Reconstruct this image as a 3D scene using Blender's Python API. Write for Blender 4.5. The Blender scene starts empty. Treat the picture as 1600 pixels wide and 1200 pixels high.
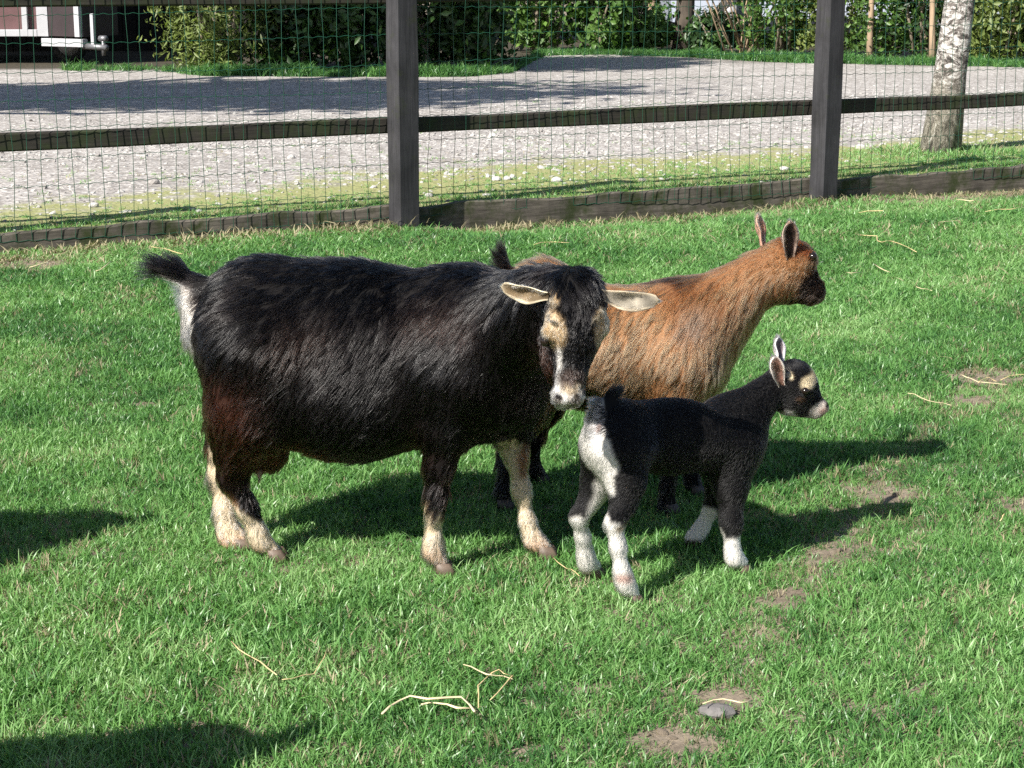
import bpy, math, random
import numpy as np
from mathutils import Vector, kdtree

# ------------------------------------------------------------------ camera, sky, sun, exposure
sc = bpy.context.scene
COL = sc.collection
CAM_H, FPX, PITCH = 1.0, 2900.0, math.atan(660.0 / 2900.0)
cam_d = bpy.data.cameras.new('camera')
cam = bpy.data.objects.new('camera', cam_d)
COL.objects.link(cam)
cam_d.sensor_width = 36.0
cam_d.lens = 36.0 * FPX / 1600.0
cam_d.clip_start = 0.05
cam_d.clip_end = 500.0
cam.location = (0, 0, CAM_H)
cam.rotation_euler = (math.pi / 2 - PITCH, 0, 0)
sc.camera = cam

SUN_EL = math.radians(41)
SUN_TRAVEL = Vector((0.66, 0.75, 0)).normalized()
world = bpy.data.worlds.new('World')
sc.world = world
world.use_nodes = True
wn = world.node_tree
bg = wn.nodes['Background']
sky = wn.nodes.new('ShaderNodeTexSky')
sky.sky_type = 'NISHITA'
sky.sun_disc = False
sky.sun_elevation = SUN_EL
sky.sun_rotation = math.radians(221)
wn.links.new(sky.outputs['Color'], bg.inputs['Color'])
bg.inputs['Strength'].default_value = 0.065
sun_d = bpy.data.lights.new('sun', 'SUN')
sun_d.energy = 5.0
sun_d.angle = math.radians(0.53)
sun_d.color = (1.0, 0.955, 0.88)
sun = bpy.data.objects.new('sun', sun_d)
COL.objects.link(sun)
tv = Vector((SUN_TRAVEL.x * math.cos(SUN_EL), SUN_TRAVEL.y * math.cos(SUN_EL), -math.sin(SUN_EL)))
sun.rotation_euler = tv.to_track_quat('-Z', 'Y').to_euler()
sun.location = (-6, -6, 12)
sc.view_settings.view_transform = 'Standard'
sc.view_settings.look = 'None'
sc.view_settings.gamma = 1.0
sc.view_settings.exposure = 1.0
sc.view_settings.use_curve_mapping = False
sc.render.engine = 'CYCLES'
sc.cycles.use_denoising = False
sc.cycles.sample_clamp_indirect = 2.0
sc.cycles.max_bounces = 6
sc.cycles.use_adaptive_sampling = True
sc.cycles.adaptive_threshold = 0.02
sc.cycles.diffuse_bounces = 2
sc.cycles.glossy_bounces = 2
sc.cycles.transmission_bounces = 3
sc.cycles.transparent_max_bounces = 8
sc.cycles.caustics_reflective = False
sc.cycles.caustics_refractive = False
try:
    sc.cycles_curves.shape = 'RIBBONS'
    sc.cycles_curves.subdivisions = 2
except Exception:
    pass

random.seed(7)
RNG = np.random.default_rng(7)
SP, CP = math.sin(PITCH), math.cos(PITCH)


# ------------------------------------------------------------------ helpers
def ray(u, v):
    rx = (u - 800.0) / FPX
    ry = -(v - 600.0) / FPX
    return rx, CP + ry * SP, -SP + ry * CP


def ground(u, v, z=0.0):
    """the point on the level z that the photograph shows at u, v (used to lay the place out)"""
    rx, dy, dz = ray(u, v)
    t = (z - CAM_H) / dz
    return np.array([rx * t, dy * t, z])


def at(u, v, Y):
    rx, dy, dz = ray(u, v)
    t = Y / dy
    return np.array([rx * t, Y, CAM_H + dz * t])


def metre(px, p):
    """a length of px in the photograph, in metres, at the point p"""
    return px * (p[1] * CP + (CAM_H - p[2]) * SP) / FPX


def hash3(ix, iy, iz, seed):
    n = (ix.astype(np.int64) * 374761393 + iy.astype(np.int64) * 668265263 + iz.astype(np.int64) * 2147483647 + seed * 974634777)
    n = (n ^ (n >> 13)) * 1274126177
    n = n ^ (n >> 16)
    return (n & 0xFFFFFF).astype(np.float64) / float(0xFFFFFF)


def vnoise(P, freq, seed=0):
    q = np.asarray(P, dtype=np.float64) * freq
    i = np.floor(q)
    f = q - i
    f = f * f * (3 - 2 * f)
    i = i.astype(np.int64)
    r = 0
    for dx in (0, 1):
        for dy in (0, 1):
            for dz in (0, 1):
                w = (f[:, 0] if dx else 1 - f[:, 0]) * (f[:, 1] if dy else 1 - f[:, 1]) * (f[:, 2] if dz else 1 - f[:, 2])
                r = r + w * hash3(i[:, 0] + dx, i[:, 1] + dy, i[:, 2] + dz, seed)
    return r


def fbm(P, freq, seed=0, octaves=3):
    a, s, r = 0.5, 0.0, 0.0
    for o in range(octaves):
        r = r + a * vnoise(P, freq * 2 ** o, seed + o)
        s += a
        a *= 0.5
    return r / s


def smooth(a, b, x):
    t = np.clip((x - a) / (b - a), 0, 1)
    return t * t * (3 - 2 * t)


def norm(a):
    return a / np.maximum(np.linalg.norm(a, axis=-1, keepdims=True), 1e-9)


def mesh_from(name, V, F, mat=None, smooth_shade=False):
    me = bpy.data.meshes.new(name)
    me.from_pydata([tuple(map(float, v)) for v in V], [], [tuple(int(i) for i in f) for f in F])
    me.update()
    if smooth_shade:
        me.polygons.foreach_set('use_smooth', [True] * len(me.polygons))
    if mat:
        me.materials.append(mat)
    return me


def fast_mesh(name, V, Fidx, n, mat=None, smooth_shade=False):
    """V (k,3) and faces (m,n) as numpy arrays"""
    me = bpy.data.meshes.new(name)
    m = len(Fidx)
    me.vertices.add(len(V))
    me.vertices.foreach_set('co', np.ascontiguousarray(V, dtype=np.float32).ravel())
    me.loops.add(m * n)
    me.loops.foreach_set('vertex_index', np.ascontiguousarray(Fidx, dtype=np.int32).ravel())
    me.polygons.add(m)
    me.polygons.foreach_set('loop_start', np.arange(0, m * n, n, dtype=np.int32))
    me.polygons.foreach_set('loop_total', np.full(m, n, dtype=np.int32))
    if smooth_shade:
        me.polygons.foreach_set('use_smooth', np.ones(m, dtype=bool))
    me.update(calc_edges=True)
    me.validate()
    if mat:
        me.materials.append(mat)
    return me


def link(name, data, parent=None, loc=None, rot=None):
    o = bpy.data.objects.new(name, data)
    COL.objects.link(o)
    if parent is not None:
        o.parent = parent
    if loc is not None:
        o.location = loc
    if rot is not None:
        o.rotation_euler = rot
    return o


def tag(o, label=None, cat=None, group=None, kind=None):
    if label:
        o['label'] = label
    if cat:
        o['category'] = cat
    if group:
        o['group'] = group
    if kind:
        o['kind'] = kind
    return o


class MB:
    """collects simple shapes into one mesh"""

    def __init__(self):
        self.V, self.F = [], []

    def add(self, V, F):
        n = len(self.V)
        self.V += [tuple(v) for v in V]
        self.F += [tuple(i + n for i in f) for f in F]
        return self

    def box(self, c, s, ax=None, bev=0.0):
        """centre, full size, axes (3 unit vectors); chamfered on its long edges when bev > 0"""
        c = np.array(c, float)
        if ax is None:
            ax = np.eye(3)
        ax = [np.array(a, float) for a in ax]
        h = [x / 2 for x in s]
        if bev <= 0:
            V = [c + ax[0] * h[0] * i + ax[1] * h[1] * j + ax[2] * h[2] * k for k in (-1, 1) for j in (-1, 1) for i in (-1, 1)]
            F = [(0, 2, 3, 1), (4, 5, 7, 6), (0, 1, 5, 4), (2, 6, 7, 3), (0, 4, 6, 2), (1, 3, 7, 5)]
            return self.add(V, F)
        b = bev
        ring = [(h[1] - b, -h[2]), (h[1], -h[2] + b), (h[1], h[2] - b), (h[1] - b, h[2]), (-h[1] + b, h[2]), (-h[1], h[2] - b), (-h[1], -h[2] + b), (-h[1] + b, -h[2])]
        V = []
        for i in (-1, 1):
            for (y, z) in ring:
                V.append(c + ax[0] * h[0] * i + ax[1] * y + ax[2] * z)
        F = [tuple(range(7, -1, -1)), tuple(range(8, 16))]
        for k in range(8):
            F.append((k, (k + 1) % 8, 8 + (k + 1) % 8, 8 + k))
        return self.add(V, F)

    def tube(self, pts, rad, n=8, cap=True):
        pts = [np.array(p, float) for p in pts]
        if not hasattr(rad, '__len__'):
            rad = [rad] * len(pts)
        V, F = [], []
        prev = None
        for i, p in enumerate(pts):
            d = pts[min(i + 1, len(pts) - 1)] - pts[max(i - 1, 0)]
            d = d / (np.linalg.norm(d) + 1e-9)
            a = prev if prev is not None else (np.array([1.0, 0, 0]) if abs(d[0]) < 0.8 else np.array([0, 1.0, 0]))
            a = a - d * a.dot(d)
            a = a / (np.linalg.norm(a) + 1e-9)
            prev = a
            b = np.cross(d, a)
            for k in range(n):
                t = 2 * math.pi * k / n
                V.append(p + rad[i] * (a * math.cos(t) + b * math.sin(t)))
        for i in range(len(pts) - 1):
            for k in range(n):
                F.append((i * n + k, i * n + (k + 1) % n, (i + 1) * n + (k + 1) % n, (i + 1) * n + k))
        if cap:
            F.append(tuple(range(n - 1, -1, -1)))
            m = (len(pts) - 1) * n
            F.append(tuple(range(m, m + n)))
        return self.add(V, F)

    def build(self, name, mat, parent=None, smooth_shade=False, loc=None):
        V = self.V
        if loc is not None:
            V = [tuple(np.array(v) - np.array(loc)) for v in V]
        return link(name, mesh_from(name, V, self.F, mat, smooth_shade), parent, loc)


# ------------------------------------------------------------------ materials
def new_mat(name):
    m = bpy.data.materials.new(name)
    m.use_nodes = True
    nt = m.node_tree
    b = nt.nodes['Principled BSDF']
    return m, nt, b


def node(nt, t, **kw):
    n = nt.nodes.new(t)
    for k, v in kw.items():
        setattr(n, k, v)
    return n


def noise_node(nt, scale, detail=4, rough=0.6, coord='Object', stretch=None, dist=0.0):
    tc = node(nt, 'ShaderNodeTexCoord')
    n = node(nt, 'ShaderNodeTexNoise')
    n.inputs['Scale'].default_value = scale
    n.inputs['Detail'].default_value = detail
    n.inputs['Roughness'].default_value = rough
    n.inputs['Distortion'].default_value = dist
    src = tc.outputs[coord]
    if stretch:
        mp = node(nt, 'ShaderNodeMapping')
        mp.inputs['Scale'].default_value = stretch
        nt.links.new(src, mp.inputs['Vector'])
        src = mp.outputs['Vector']
    nt.links.new(src, n.inputs['Vector'])
    return n


def ramp(nt, src, stops):
    r = node(nt, 'ShaderNodeValToRGB')
    els = r.color_ramp.elements
    while len(els) < len(stops):
        els.new(0.5)
    for e, (p, c) in zip(els, stops):
        e.position = p
        e.color = (c[0], c[1], c[2], 1)
    nt.links.new(src, r.inputs['Fac'])
    return r


def mix(nt, fac, a, b, mode='MIX'):
    m = node(nt, 'ShaderNodeMix', data_type='RGBA', blend_type=mode)
    for sock, val in ((m.inputs[0], fac), (m.inputs[6], a), (m.inputs[7], b)):
        if isinstance(val, (int, float)):
            sock.default_value = val
        elif isinstance(val, tuple):
            sock.default_value = (val[0], val[1], val[2], 1)
        else:
            nt.links.new(val, sock)
    return m.outputs[2]


def bump(nt, b, src, strength, dist=0.01):
    bp = node(nt, 'ShaderNodeBump')
    bp.inputs['Strength'].default_value = strength
    bp.inputs['Distance'].default_value = dist
    nt.links.new(src, bp.inputs['Height'])
    nt.links.new(bp.outputs['Normal'], b.inputs['Normal'])


def simple(name, col, rough=0.6, var=0.15, scale=20, metal=0.0, bumpy=0.0, stretch=None):
    m, nt, b = new_mat(name)
    n = noise_node(nt, scale, 5, 0.65, stretch=stretch)
    lo = tuple(c * (1 - var) for c in col)
    hi = tuple(min(1, c * (1 + var)) for c in col)
    r = ramp(nt, n.outputs['Fac'], [(0.3, lo), (0.7, hi)])
    nt.links.new(r.outputs['Color'], b.inputs['Base Color'])
    b.inputs['Roughness'].default_value = rough
    b.inputs['Metallic'].default_value = metal
    if bumpy:
        bump(nt, b, n.outputs['Fac'], bumpy)
    return m


MAT = {}


def wood_mat(name, dark, light, moss=None, moss_amt=0.5, axis=(1, 1, 1), rough=0.75):
    m, nt, b = new_mat(name)
    g = noise_node(nt, 14, 8, 0.7, stretch=axis, dist=0.4)
    r = ramp(nt, g.outputs['Fac'], [(0.25, dark), (0.75, light)])
    col = r.outputs['Color']
    blot = noise_node(nt, 7, 4, 0.6)
    br = ramp(nt, blot.outputs['Fac'], [(0.35, (0.55, 0.55, 0.55)), (0.7, (1.15, 1.15, 1.15))])
    col = mix(nt, 1.0, col, br.outputs['Color'], 'MULTIPLY')
    if moss:
        mn = noise_node(nt, 11, 6, 0.7)
        mr = ramp(nt, mn.outputs['Fac'], [(0.62 - 0.3 * moss_amt, (0, 0, 0)), (0.78 - 0.25 * moss_amt, (1, 1, 1))])
        col = mix(nt, mr.outputs['Color'], col, moss)
    nt.links.new(col, b.inputs['Base Color'])
    b.inputs['Roughness'].default_value = rough
    b.inputs['Specular IOR Level'].default_value = 0.3
    bump(nt, b, g.outputs['Fac'], 0.35, 0.004)
    return m


MAT['post'] = wood_mat('post_wood', (0.018, 0.018, 0.02), (0.058, 0.056, 0.062), (0.03, 0.035, 0.018), 0.2, axis=(6, 6, 0.35))
MAT['rail'] = wood_mat('rail_wood', (0.016, 0.0145, 0.012), (0.058, 0.05, 0.04), (0.028, 0.035, 0.014), 0.6, axis=(0.6, 6, 9))
MAT['board'] = wood_mat('board_wood', (0.035, 0.03, 0.024), (0.2, 0.175, 0.145), (0.03, 0.04, 0.012), 0.55, axis=(0.5, 6, 8), rough=0.85)

m, nt, b = new_mat('green_wire')
b.inputs['Base Color'].default_value = (0.015, 0.075, 0.045, 1)
b.inputs['Roughness'].default_value = 0.35
MAT['wire'] = m


def leafy(name, cols, rough=0.45, trans=0.35, spec=0.5, by_instance=False, world_scale=1.2):
    m, nt, b = new_mat(name)
    out = nt.nodes['Material Output']
    if by_instance:
        at_ = node(nt, 'ShaderNodeAttribute', attribute_name='tint', attribute_type='INSTANCER')
        src = at_.outputs['Fac']
    else:
        at_ = node(nt, 'ShaderNodeAttribute', attribute_name='tint', attribute_type='GEOMETRY')
        src = at_.outputs['Fac']
    r = ramp(nt, src, [(i / (len(cols) - 1), c) for i, c in enumerate(cols)])
    col = r.outputs['Color']
    nt.links.new(col, b.inputs['Base Color'])
    b.inputs['Roughness'].default_value = rough
    b.inputs['Specular IOR Level'].default_value = spec
    t = node(nt, 'ShaderNodeBsdfTranslucent')
    tint = mix(nt, 1.0, col, (1.15, 1.25, 0.55), 'MULTIPLY')
    nt.links.new(tint, t.inputs['Color'])
    ms = node(nt, 'ShaderNodeMixShader')
    ms.inputs[0].default_value = trans
    nt.links.new(b.outputs[0], ms.inputs[1])
    nt.links.new(t.outputs[0], ms.inputs[2])
    nt.links.new(ms.outputs[0], out.inputs['Surface'])
    return m


MAT['grass'] = leafy('grass_blade', [(0.05, 0.14, 0.04), (0.108, 0.252, 0.066), (0.162, 0.33, 0.096), (0.265, 0.42, 0.17)], 0.38, 0.32, 0.42, True)
MAT['dry'] = leafy('dry_blade', [(0.17, 0.15, 0.085), (0.36, 0.315, 0.2)], 0.6, 0.2, 0.3, True)
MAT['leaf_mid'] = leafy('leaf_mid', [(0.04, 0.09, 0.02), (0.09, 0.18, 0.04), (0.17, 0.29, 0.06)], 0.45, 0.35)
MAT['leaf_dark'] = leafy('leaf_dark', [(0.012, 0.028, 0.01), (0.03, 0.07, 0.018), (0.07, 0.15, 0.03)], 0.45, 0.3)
MAT['leaf_yellow'] = leafy('leaf_yellow', [(0.07, 0.1, 0.025), (0.15, 0.2, 0.05), (0.24, 0.29, 0.08)], 0.5, 0.35)
MAT['straw'] = simple('straw', (0.55, 0.43, 0.22), 0.55, 0.25, 30)
MAT['straw_pale'] = simple('straw_pale', (0.6, 0.5, 0.31), 0.55, 0.2, 30)
MAT['bark'] = simple('bark', (0.07, 0.055, 0.042), 0.9, 0.5, 18, bumpy=0.6, stretch=(1, 1, 0.25))
MAT['bark_pale'] = simple('bark_pale', (0.32, 0.23, 0.15), 0.85, 0.3, 16, bumpy=0.4, stretch=(1, 1, 0.25))
MAT['twig'] = simple('twig', (0.23, 0.19, 0.14), 0.8, 0.3, 25)

# soil of the pen
m, nt, b = new_mat('soil')
n1 = noise_node(nt, 9, 8, 0.7)
r1 = ramp(nt, n1.outputs['Fac'], [(0.3, (0.12, 0.093, 0.066)), (0.7, (0.29, 0.235, 0.172))])
n2 = noise_node(nt, 120, 4, 0.7)
r2 = ramp(nt, n2.outputs['Fac'], [(0.35, (0.7, 0.7, 0.7)), (0.7, (1.2, 1.2, 1.2))])
nt.links.new(mix(nt, 1.0, r1.outputs['Color'], r2.outputs['Color'], 'MULTIPLY'), b.inputs['Base Color'])
b.inputs['Roughness'].default_value = 0.95
bump(nt, b, n2.outputs['Fac'], 0.6, 0.006)
MAT['soil'] = m

# gravel of the yard
m, nt, b = new_mat('gravel')
vo = node(nt, 'ShaderNodeTexVoronoi')
tc = node(nt, 'ShaderNodeTexCoord')
vo.inputs['Scale'].default_value = 46
nt.links.new(tc.outputs['Object'], vo.inputs['Vector'])
sep = node(nt, 'ShaderNodeSeparateColor')
nt.links.new(vo.outputs['Color'], sep.inputs[0])
rv = ramp(nt, sep.outputs[0], [(0.0, (0.2, 0.185, 0.17)), (0.5, (0.33, 0.31, 0.295)), (0.85, (0.42, 0.405, 0.39)), (1.0, (0.6, 0.58, 0.56))])
big = noise_node(nt, 1.6, 6, 0.65)
rb = ramp(nt, big.outputs['Fac'], [(0.3, (0.8, 0.78, 0.76)), (0.7, (1.08, 1.06, 1.05))])
col = mix(nt, 1.0, rv.outputs['Color'], rb.outputs['Color'], 'MULTIPLY')
mossat = node(nt, 'ShaderNodeAttribute', attribute_name='moss')
mn = noise_node(nt, 5.0, 8, 0.75, stretch=(1, 1, 1))
ma = node(nt, 'ShaderNodeMath', operation='ADD')
nt.links.new(mossat.outputs['Fac'], ma.inputs[0])
nt.links.new(mn.outputs['Fac'], ma.inputs[1])
mr = ramp(nt, ma.outputs[0], [(0.86, (0, 0, 0)), (1.0, (1, 1, 1))])
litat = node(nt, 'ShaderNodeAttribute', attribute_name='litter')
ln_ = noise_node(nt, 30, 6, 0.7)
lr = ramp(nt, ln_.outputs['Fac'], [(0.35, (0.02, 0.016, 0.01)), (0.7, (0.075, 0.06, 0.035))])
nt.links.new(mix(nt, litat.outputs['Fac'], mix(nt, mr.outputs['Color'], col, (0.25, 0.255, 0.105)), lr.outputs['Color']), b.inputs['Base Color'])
b.inputs['Roughness'].default_value = 0.9
bump(nt, b, vo.outputs['Distance'], 0.6, 0.01)
MAT['gravel'] = m
MAT['stone'] = simple('stone', (0.4, 0.385, 0.365), 0.85, 0.3, 25, bumpy=0.4)
MAT['slate'] = simple('slate', (0.14, 0.13, 0.125), 0.8, 0.25, 30, bumpy=0.5)
MAT['stone_grey'] = simple('stone_grey', (0.27, 0.25, 0.235), 0.85, 0.25, 20, bumpy=0.5)

# ------------------------------------------------------------------ the ground
FA = math.radians(27)
FE = np.array([math.cos(FA), math.sin(FA), 0.0])       # along the fence
FN = np.array([-math.sin(FA), math.cos(FA), 0.0])      # out of the pen
F0 = np.array([-0.42, 7.2, 0.0])
OUT_Z = 0.05


def st(P):
    d = np.asarray(P)[:, :3] - F0
    return d @ FE, d @ FN


def pen_z(P):
    s, t = st(P)
    z = 0.018 * (fbm(P, 1.3, 3) - 0.5)
    dip = smooth(-0.7, -0.05, t) * (0.03 * smooth(1.9, 2.9, s) + 0.03 * smooth(-1.6, -2.0, s) + 0.01 * smooth(0.05, 0.12, s) * smooth(0.45, 0.3, s))
    lift = smooth(-0.5, 0.0, t) * 0.012 * smooth(-1.8, -1.2, s) * smooth(0.1, -0.1, s)
    dip2 = smooth(-0.55, -0.05, t) * 0.034 * smooth(0.1, 0.35, s) * smooth(1.95, 1.7, s)
    return z - dip + lift - dip2 - 0.02 * smooth(-0.9, -0.1, t)


def sheet(name, sv, tv_, zfun, mat):
    S, T = np.meshgrid(sv, tv_, indexing='ij')
    P = F0 + S.ravel()[:, None] * FE + T.ravel()[:, None] * FN
    P[:, 2] = zfun(P)
    ns, nt_ = len(sv), len(tv_)
    i = np.arange((ns - 1) * (nt_ - 1))
    a = (i // (nt_ - 1)) * nt_ + i % (nt_ - 1)
    Q = np.stack([a, a + nt_, a + nt_ + 1, a + 1], 1)
    return fast_mesh(name, P, Q, 4, mat, True), P


sv = np.concatenate([[-90, -40, -15, -8], np.arange(-5, 6.01, 0.08), [9, 16, 40, 90]])
tvv = np.concatenate([[-90, -40, -20, -12], np.arange(-8, 0.0, 0.08), [0.02, 0.06, 0.085, 0.1, 0.5, 2, 6, 12, 20, 40, 90, 160]])


def gz(P):
    s, t = st(P)
    return np.where(t < 0.08, pen_z(P) * smooth(-14, -6, t), OUT_Z - 0.035)


me, _ = sheet('ground', sv, tvv, gz, MAT['soil'])
tag(link('ground', me), 'brown soil of the pen and the land around it', 'ground', kind='structure')

sv2 = np.concatenate([np.arange(-30, -5, 1.0), np.arange(-5, 7, 0.12), np.arange(7, 30, 1.0)])
tv2 = np.concatenate([np.arange(0.1, 4, 0.08), np.arange(4, 14, 0.2), np.arange(14, 22, 0.6)])


def yard_z(P):
    s, t = st(P)
    return OUT_Z + 0.02 * (fbm(P, 0.9, 11) - 0.5) * smooth(0.1, 0.8, t) + 0.006 * (fbm(P, 6, 12) - 0.5)


me, P = sheet('gravel_yard', sv2, tv2, yard_z, MAT['gravel'])
s_, t_ = st(P)
edge = 0.36 * smooth(1.6, 0.2, t_ - 0.5 * (fbm(P, 1.1, 21) - 0.3) - 0.12 * s_)
a = me.attributes.new('moss', 'FLOAT', 'POINT')
a.data.foreach_set('value', (edge + 0.12 * smooth(3.5, 1.5, t_) + 0.24 * smooth(2.6, 0.8, t_) * smooth(-1.2, 0.6, s_) + 0.1 * smooth(0.48, 0.62, fbm(P * np.array([1, 1, 1]), 0.7, 22))).astype(np.float32))
EDGE_X, EDGE_Y = [-8, -3.2, -2.6, -0.4, 0.0, 0.32, 1.0, 1.8, 2.6, 5.5, 9], [16.4, 16.8, 16.0, 15.9, 16.5, 19.6, 19.7, 19.2, 18.2, 17.1, 16.6]
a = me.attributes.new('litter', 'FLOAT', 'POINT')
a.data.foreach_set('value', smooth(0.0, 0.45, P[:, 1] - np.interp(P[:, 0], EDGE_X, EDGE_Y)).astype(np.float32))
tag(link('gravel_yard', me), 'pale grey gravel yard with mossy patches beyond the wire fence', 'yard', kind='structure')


# ------------------------------------------------------------------ scattered instances (grass, gravel)
def hidden_collection(name, objs):
    c = bpy.data.collections.new(name)
    for o in objs:
        c.objects.link(o)
    return c


def instancer(name, P, rot, scl, tint, pick, coll, label, cat):
    me = bpy.data.meshes.new(name)
    me.vertices.add(len(P))
    me.vertices.foreach_set('co', np.ascontiguousarray(P, dtype=np.float32).ravel())
    for nm, ty, key, val in (('rot', 'FLOAT_VECTOR', 'vector', rot), ('scl', 'FLOAT_VECTOR', 'vector', scl), ('tint', 'FLOAT', 'value', tint), ('pick', 'INT', 'value', pick)):
        at_ = me.attributes.new(nm, ty, 'POINT')
        at_.data.foreach_set(key, np.ascontiguousarray(val, dtype=np.int32 if ty == 'INT' else np.float32).ravel())
    o = link(name, me)
    g = bpy.data.node_groups.new(name, 'GeometryNodeTree')
    g.interface.new_socket('Geometry', in_out='INPUT', socket_type='NodeSocketGeometry')
    g.interface.new_socket('Geometry', in_out='OUTPUT', socket_type='NodeSocketGeometry')
    gi, go = g.nodes.new('NodeGroupInput'), g.nodes.new('NodeGroupOutput')
    ip = g.nodes.new('GeometryNodeInstanceOnPoints')
    ci = g.nodes.new('GeometryNodeCollectionInfo')
    ci.inputs['Collection'].default_value = coll
    ci.inputs['Separate Children'].default_value = True
    ci.inputs['Reset Children'].default_value = True
    ip.inputs['Pick Instance'].default_value = True

    def attr(nm, ty):
        n = g.nodes.new('GeometryNodeInputNamedAttribute')
        n.data_type = ty
        n.inputs['Name'].default_value = nm
        return n.outputs[0]
    L = g.links.new
    L(gi.outputs[0], ip.inputs['Points'])
    L(ci.outputs[0], ip.inputs['Instance'])
    L(attr('pick', 'INT'), ip.inputs['Instance Index'])
    L(attr('rot', 'FLOAT_VECTOR'), ip.inputs['Rotation'])
    L(attr('scl', 'FLOAT_VECTOR'), ip.inputs['Scale'])
    L(ip.outputs[0], go.inputs[0])
    md = o.modifiers.new('scatter', 'NODES')
    md.node_group = g
    return tag(o, label, cat, kind='stuff')


def tuft(k, nbl, hmin, hmax, wid, spread, lean, mat):
    V, F = [], []
    for _ in range(nbl):
        a = random.uniform(0, 2 * math.pi)
        r = spread * math.sqrt(random.random())
        base = np.array([r * math.cos(a), r * math.sin(a), -0.004])
        L = random.uniform(hmin, hmax)
        la = random.uniform(0, 2 * math.pi)
        dirn = np.array([math.cos(la), math.sin(la), 0])
        ln = random.uniform(0.15, lean)
        fa = random.uniform(0, math.pi)
        side = np.array([math.cos(fa), math.sin(fa), 0]) * wid * random.uniform(0.7, 1.2) / 2
        n0 = len(V)
        for j, t in enumerate((0, 0.4, 0.75, 1.0)):
            p = base + np.array([0, 0, 1]) * L * (t - 0.35 * ln * t * t) + dirn * L * ln * t * t * 0.9
            w = (1.0, 0.95, 0.65, 0)[j]
            if j < 3:
                V += [p - side * w, p + side * w]
            else:
                V.append(p)
        F += [(n0, n0 + 1, n0 + 3, n0 + 2), (n0 + 2, n0 + 3, n0 + 5, n0 + 4), (n0 + 4, n0 + 5, n0 + 6)]
    me = mesh_from('grass_tuft', V, F, mat, True)
    return bpy.data.objects.new('grass_tuft_%02d' % k, me)


tufts = [tuft(i, 14, 0.010, 0.026, 0.0021, 0.020, 1.4, MAT['grass']) for i in range(5)]
tufts += [tuft(5 + i, 12, 0.016, 0.036, 0.0023, 0.018, 1.25, MAT['grass']) for i in range(3)]
tufts += [tuft(8 + i, 8, 0.012, 0.03, 0.002, 0.02, 1.6, MAT['dry']) for i in range(2)]
tufts += [tuft(10 + i, 11, 0.06, 0.12, 0.004, 0.02, 0.8, MAT['grass']) for i in range(2)]
TUFTS = hidden_collection('grass tufts', tufts)

# worn track of bare earth that runs past the kid
TRACK = [(1010, 1230, .1), (1060, 1165, .13), (1120, 1095, .11), (1185, 1010, .1), (1205, 945, .1), (1285, 868, .1), (1365, 780, .12), (1375, 740, .12), (1430, 695, .09), (1560, 592, .13), (1640, 560, .12)]
TRK = np.array([list(ground(u, v)[:2]) + [w] for u, v, w in TRACK])
BARE = [(1500, 300, .22), (1420, 308, .2), (1570, 288, .22), (1050, 346, .12), (1095, 338, .12), (950, 352, .06), (40, 408, .16), (690, 345, .1), (1375, 770, .085), (1215, 938, .055), (1135, 1092, .055), (1050, 1160, .065), (1290, 866, .05), (1540, 590, .12), (1530, 628, .06), (230, 635, .03), (1590, 790, .06), (640, 352, .05)]
BRE = np.array([list(ground(u, v)[:2]) + [r] for u, v, r in BARE])


def bareness(P):
    x = P[:, :2]
    b = np.zeros(len(P))
    for i in range(len(TRK) - 1):
        a_, c_ = TRK[i], TRK[i + 1]
        d = c_[:2] - a_[:2]
        tt = np.clip(((x - a_[:2]) @ d) / d.dot(d), 0, 1)
        q = a_[:2] + tt[:, None] * d
        w = a_[2] + (c_[2] - a_[2]) * tt
        b = np.maximum(b, 0.33 * smooth(1.0, 0.15, np.linalg.norm(x - q, axis=1) / w))
    for X, Y, r in BRE:
        b = np.maximum(b, smooth(1.25, 0.45, np.linalg.norm(x - np.array([X, Y]), axis=1) / r))
    return b


def grass_points(n, ylo, yhi, inside):
    y = RNG.uniform(ylo, yhi, n)
    x = RNG.uniform(-1, 1, n) * (0.30 * y + 0.4)
    P = np.stack([x, y, np.zeros(n)], 1)
    keep = RNG.random(n) < (0.30 * y + 0.4) / (0.30 * yhi + 0.4)
    P = P[keep]
    s, t = st(P)
    return P[(t < 0.05) if inside else (t > 0.1)]


P = grass_points(330000, 1.95, 9.3, True)
dens = np.clip(3.6 / P[:, 1], 0.42, 1.0)
bare = bareness(P) + 0.9 * (fbm(P, 11, 5) - 0.5) * (bareness(P) > 0.02)
P = P[(RNG.random(len(P)) < dens) & (RNG.random(len(P)) > smooth(0.25, 0.95, bare) * 0.68)]
s_, t_ = st(P)
patch = fbm(P, 2.2, 31)
fine = fbm(P, 9, 33)
n = len(P)
P[:, 2] = pen_z(P)
tint = np.clip(0.42 + 1.2 * (patch - 0.5) + 0.7 * (fine - 0.5) + RNG.normal(0, 0.24, n), 0, 1)
size = (0.5 + 0.75 * fbm(P, 3.3, 35) + 0.35 * RNG.random(n)) * (1 - 0.4 * smooth(0.1, 0.5, bareness(P))) * (1 - 0.3 * smooth(-0.25, 0.0, t_))
pick = RNG.integers(0, 8, n)
dryp = 0.035 + 0.15 * smooth(0.54, 0.7, fbm(P, 3.4, 37)) + 0.3 * smooth(0.1, 0.5, bareness(P)) + 0.14 * smooth(-0.5, -0.02, t_) + 0.26 * smooth(-0.22, -0.03, t_) * smooth(0.4, 0.6, fbm(P, 5.0, 38)) * (smooth(0.2, 0.35, s_) * smooth(0.75, 0.6, s_) + smooth(-1.5, -1.2, s_) * smooth(0.0, -0.1, s_))
pick = np.where(RNG.random(n) < dryp, RNG.integers(8, 10, n), pick)
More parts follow.
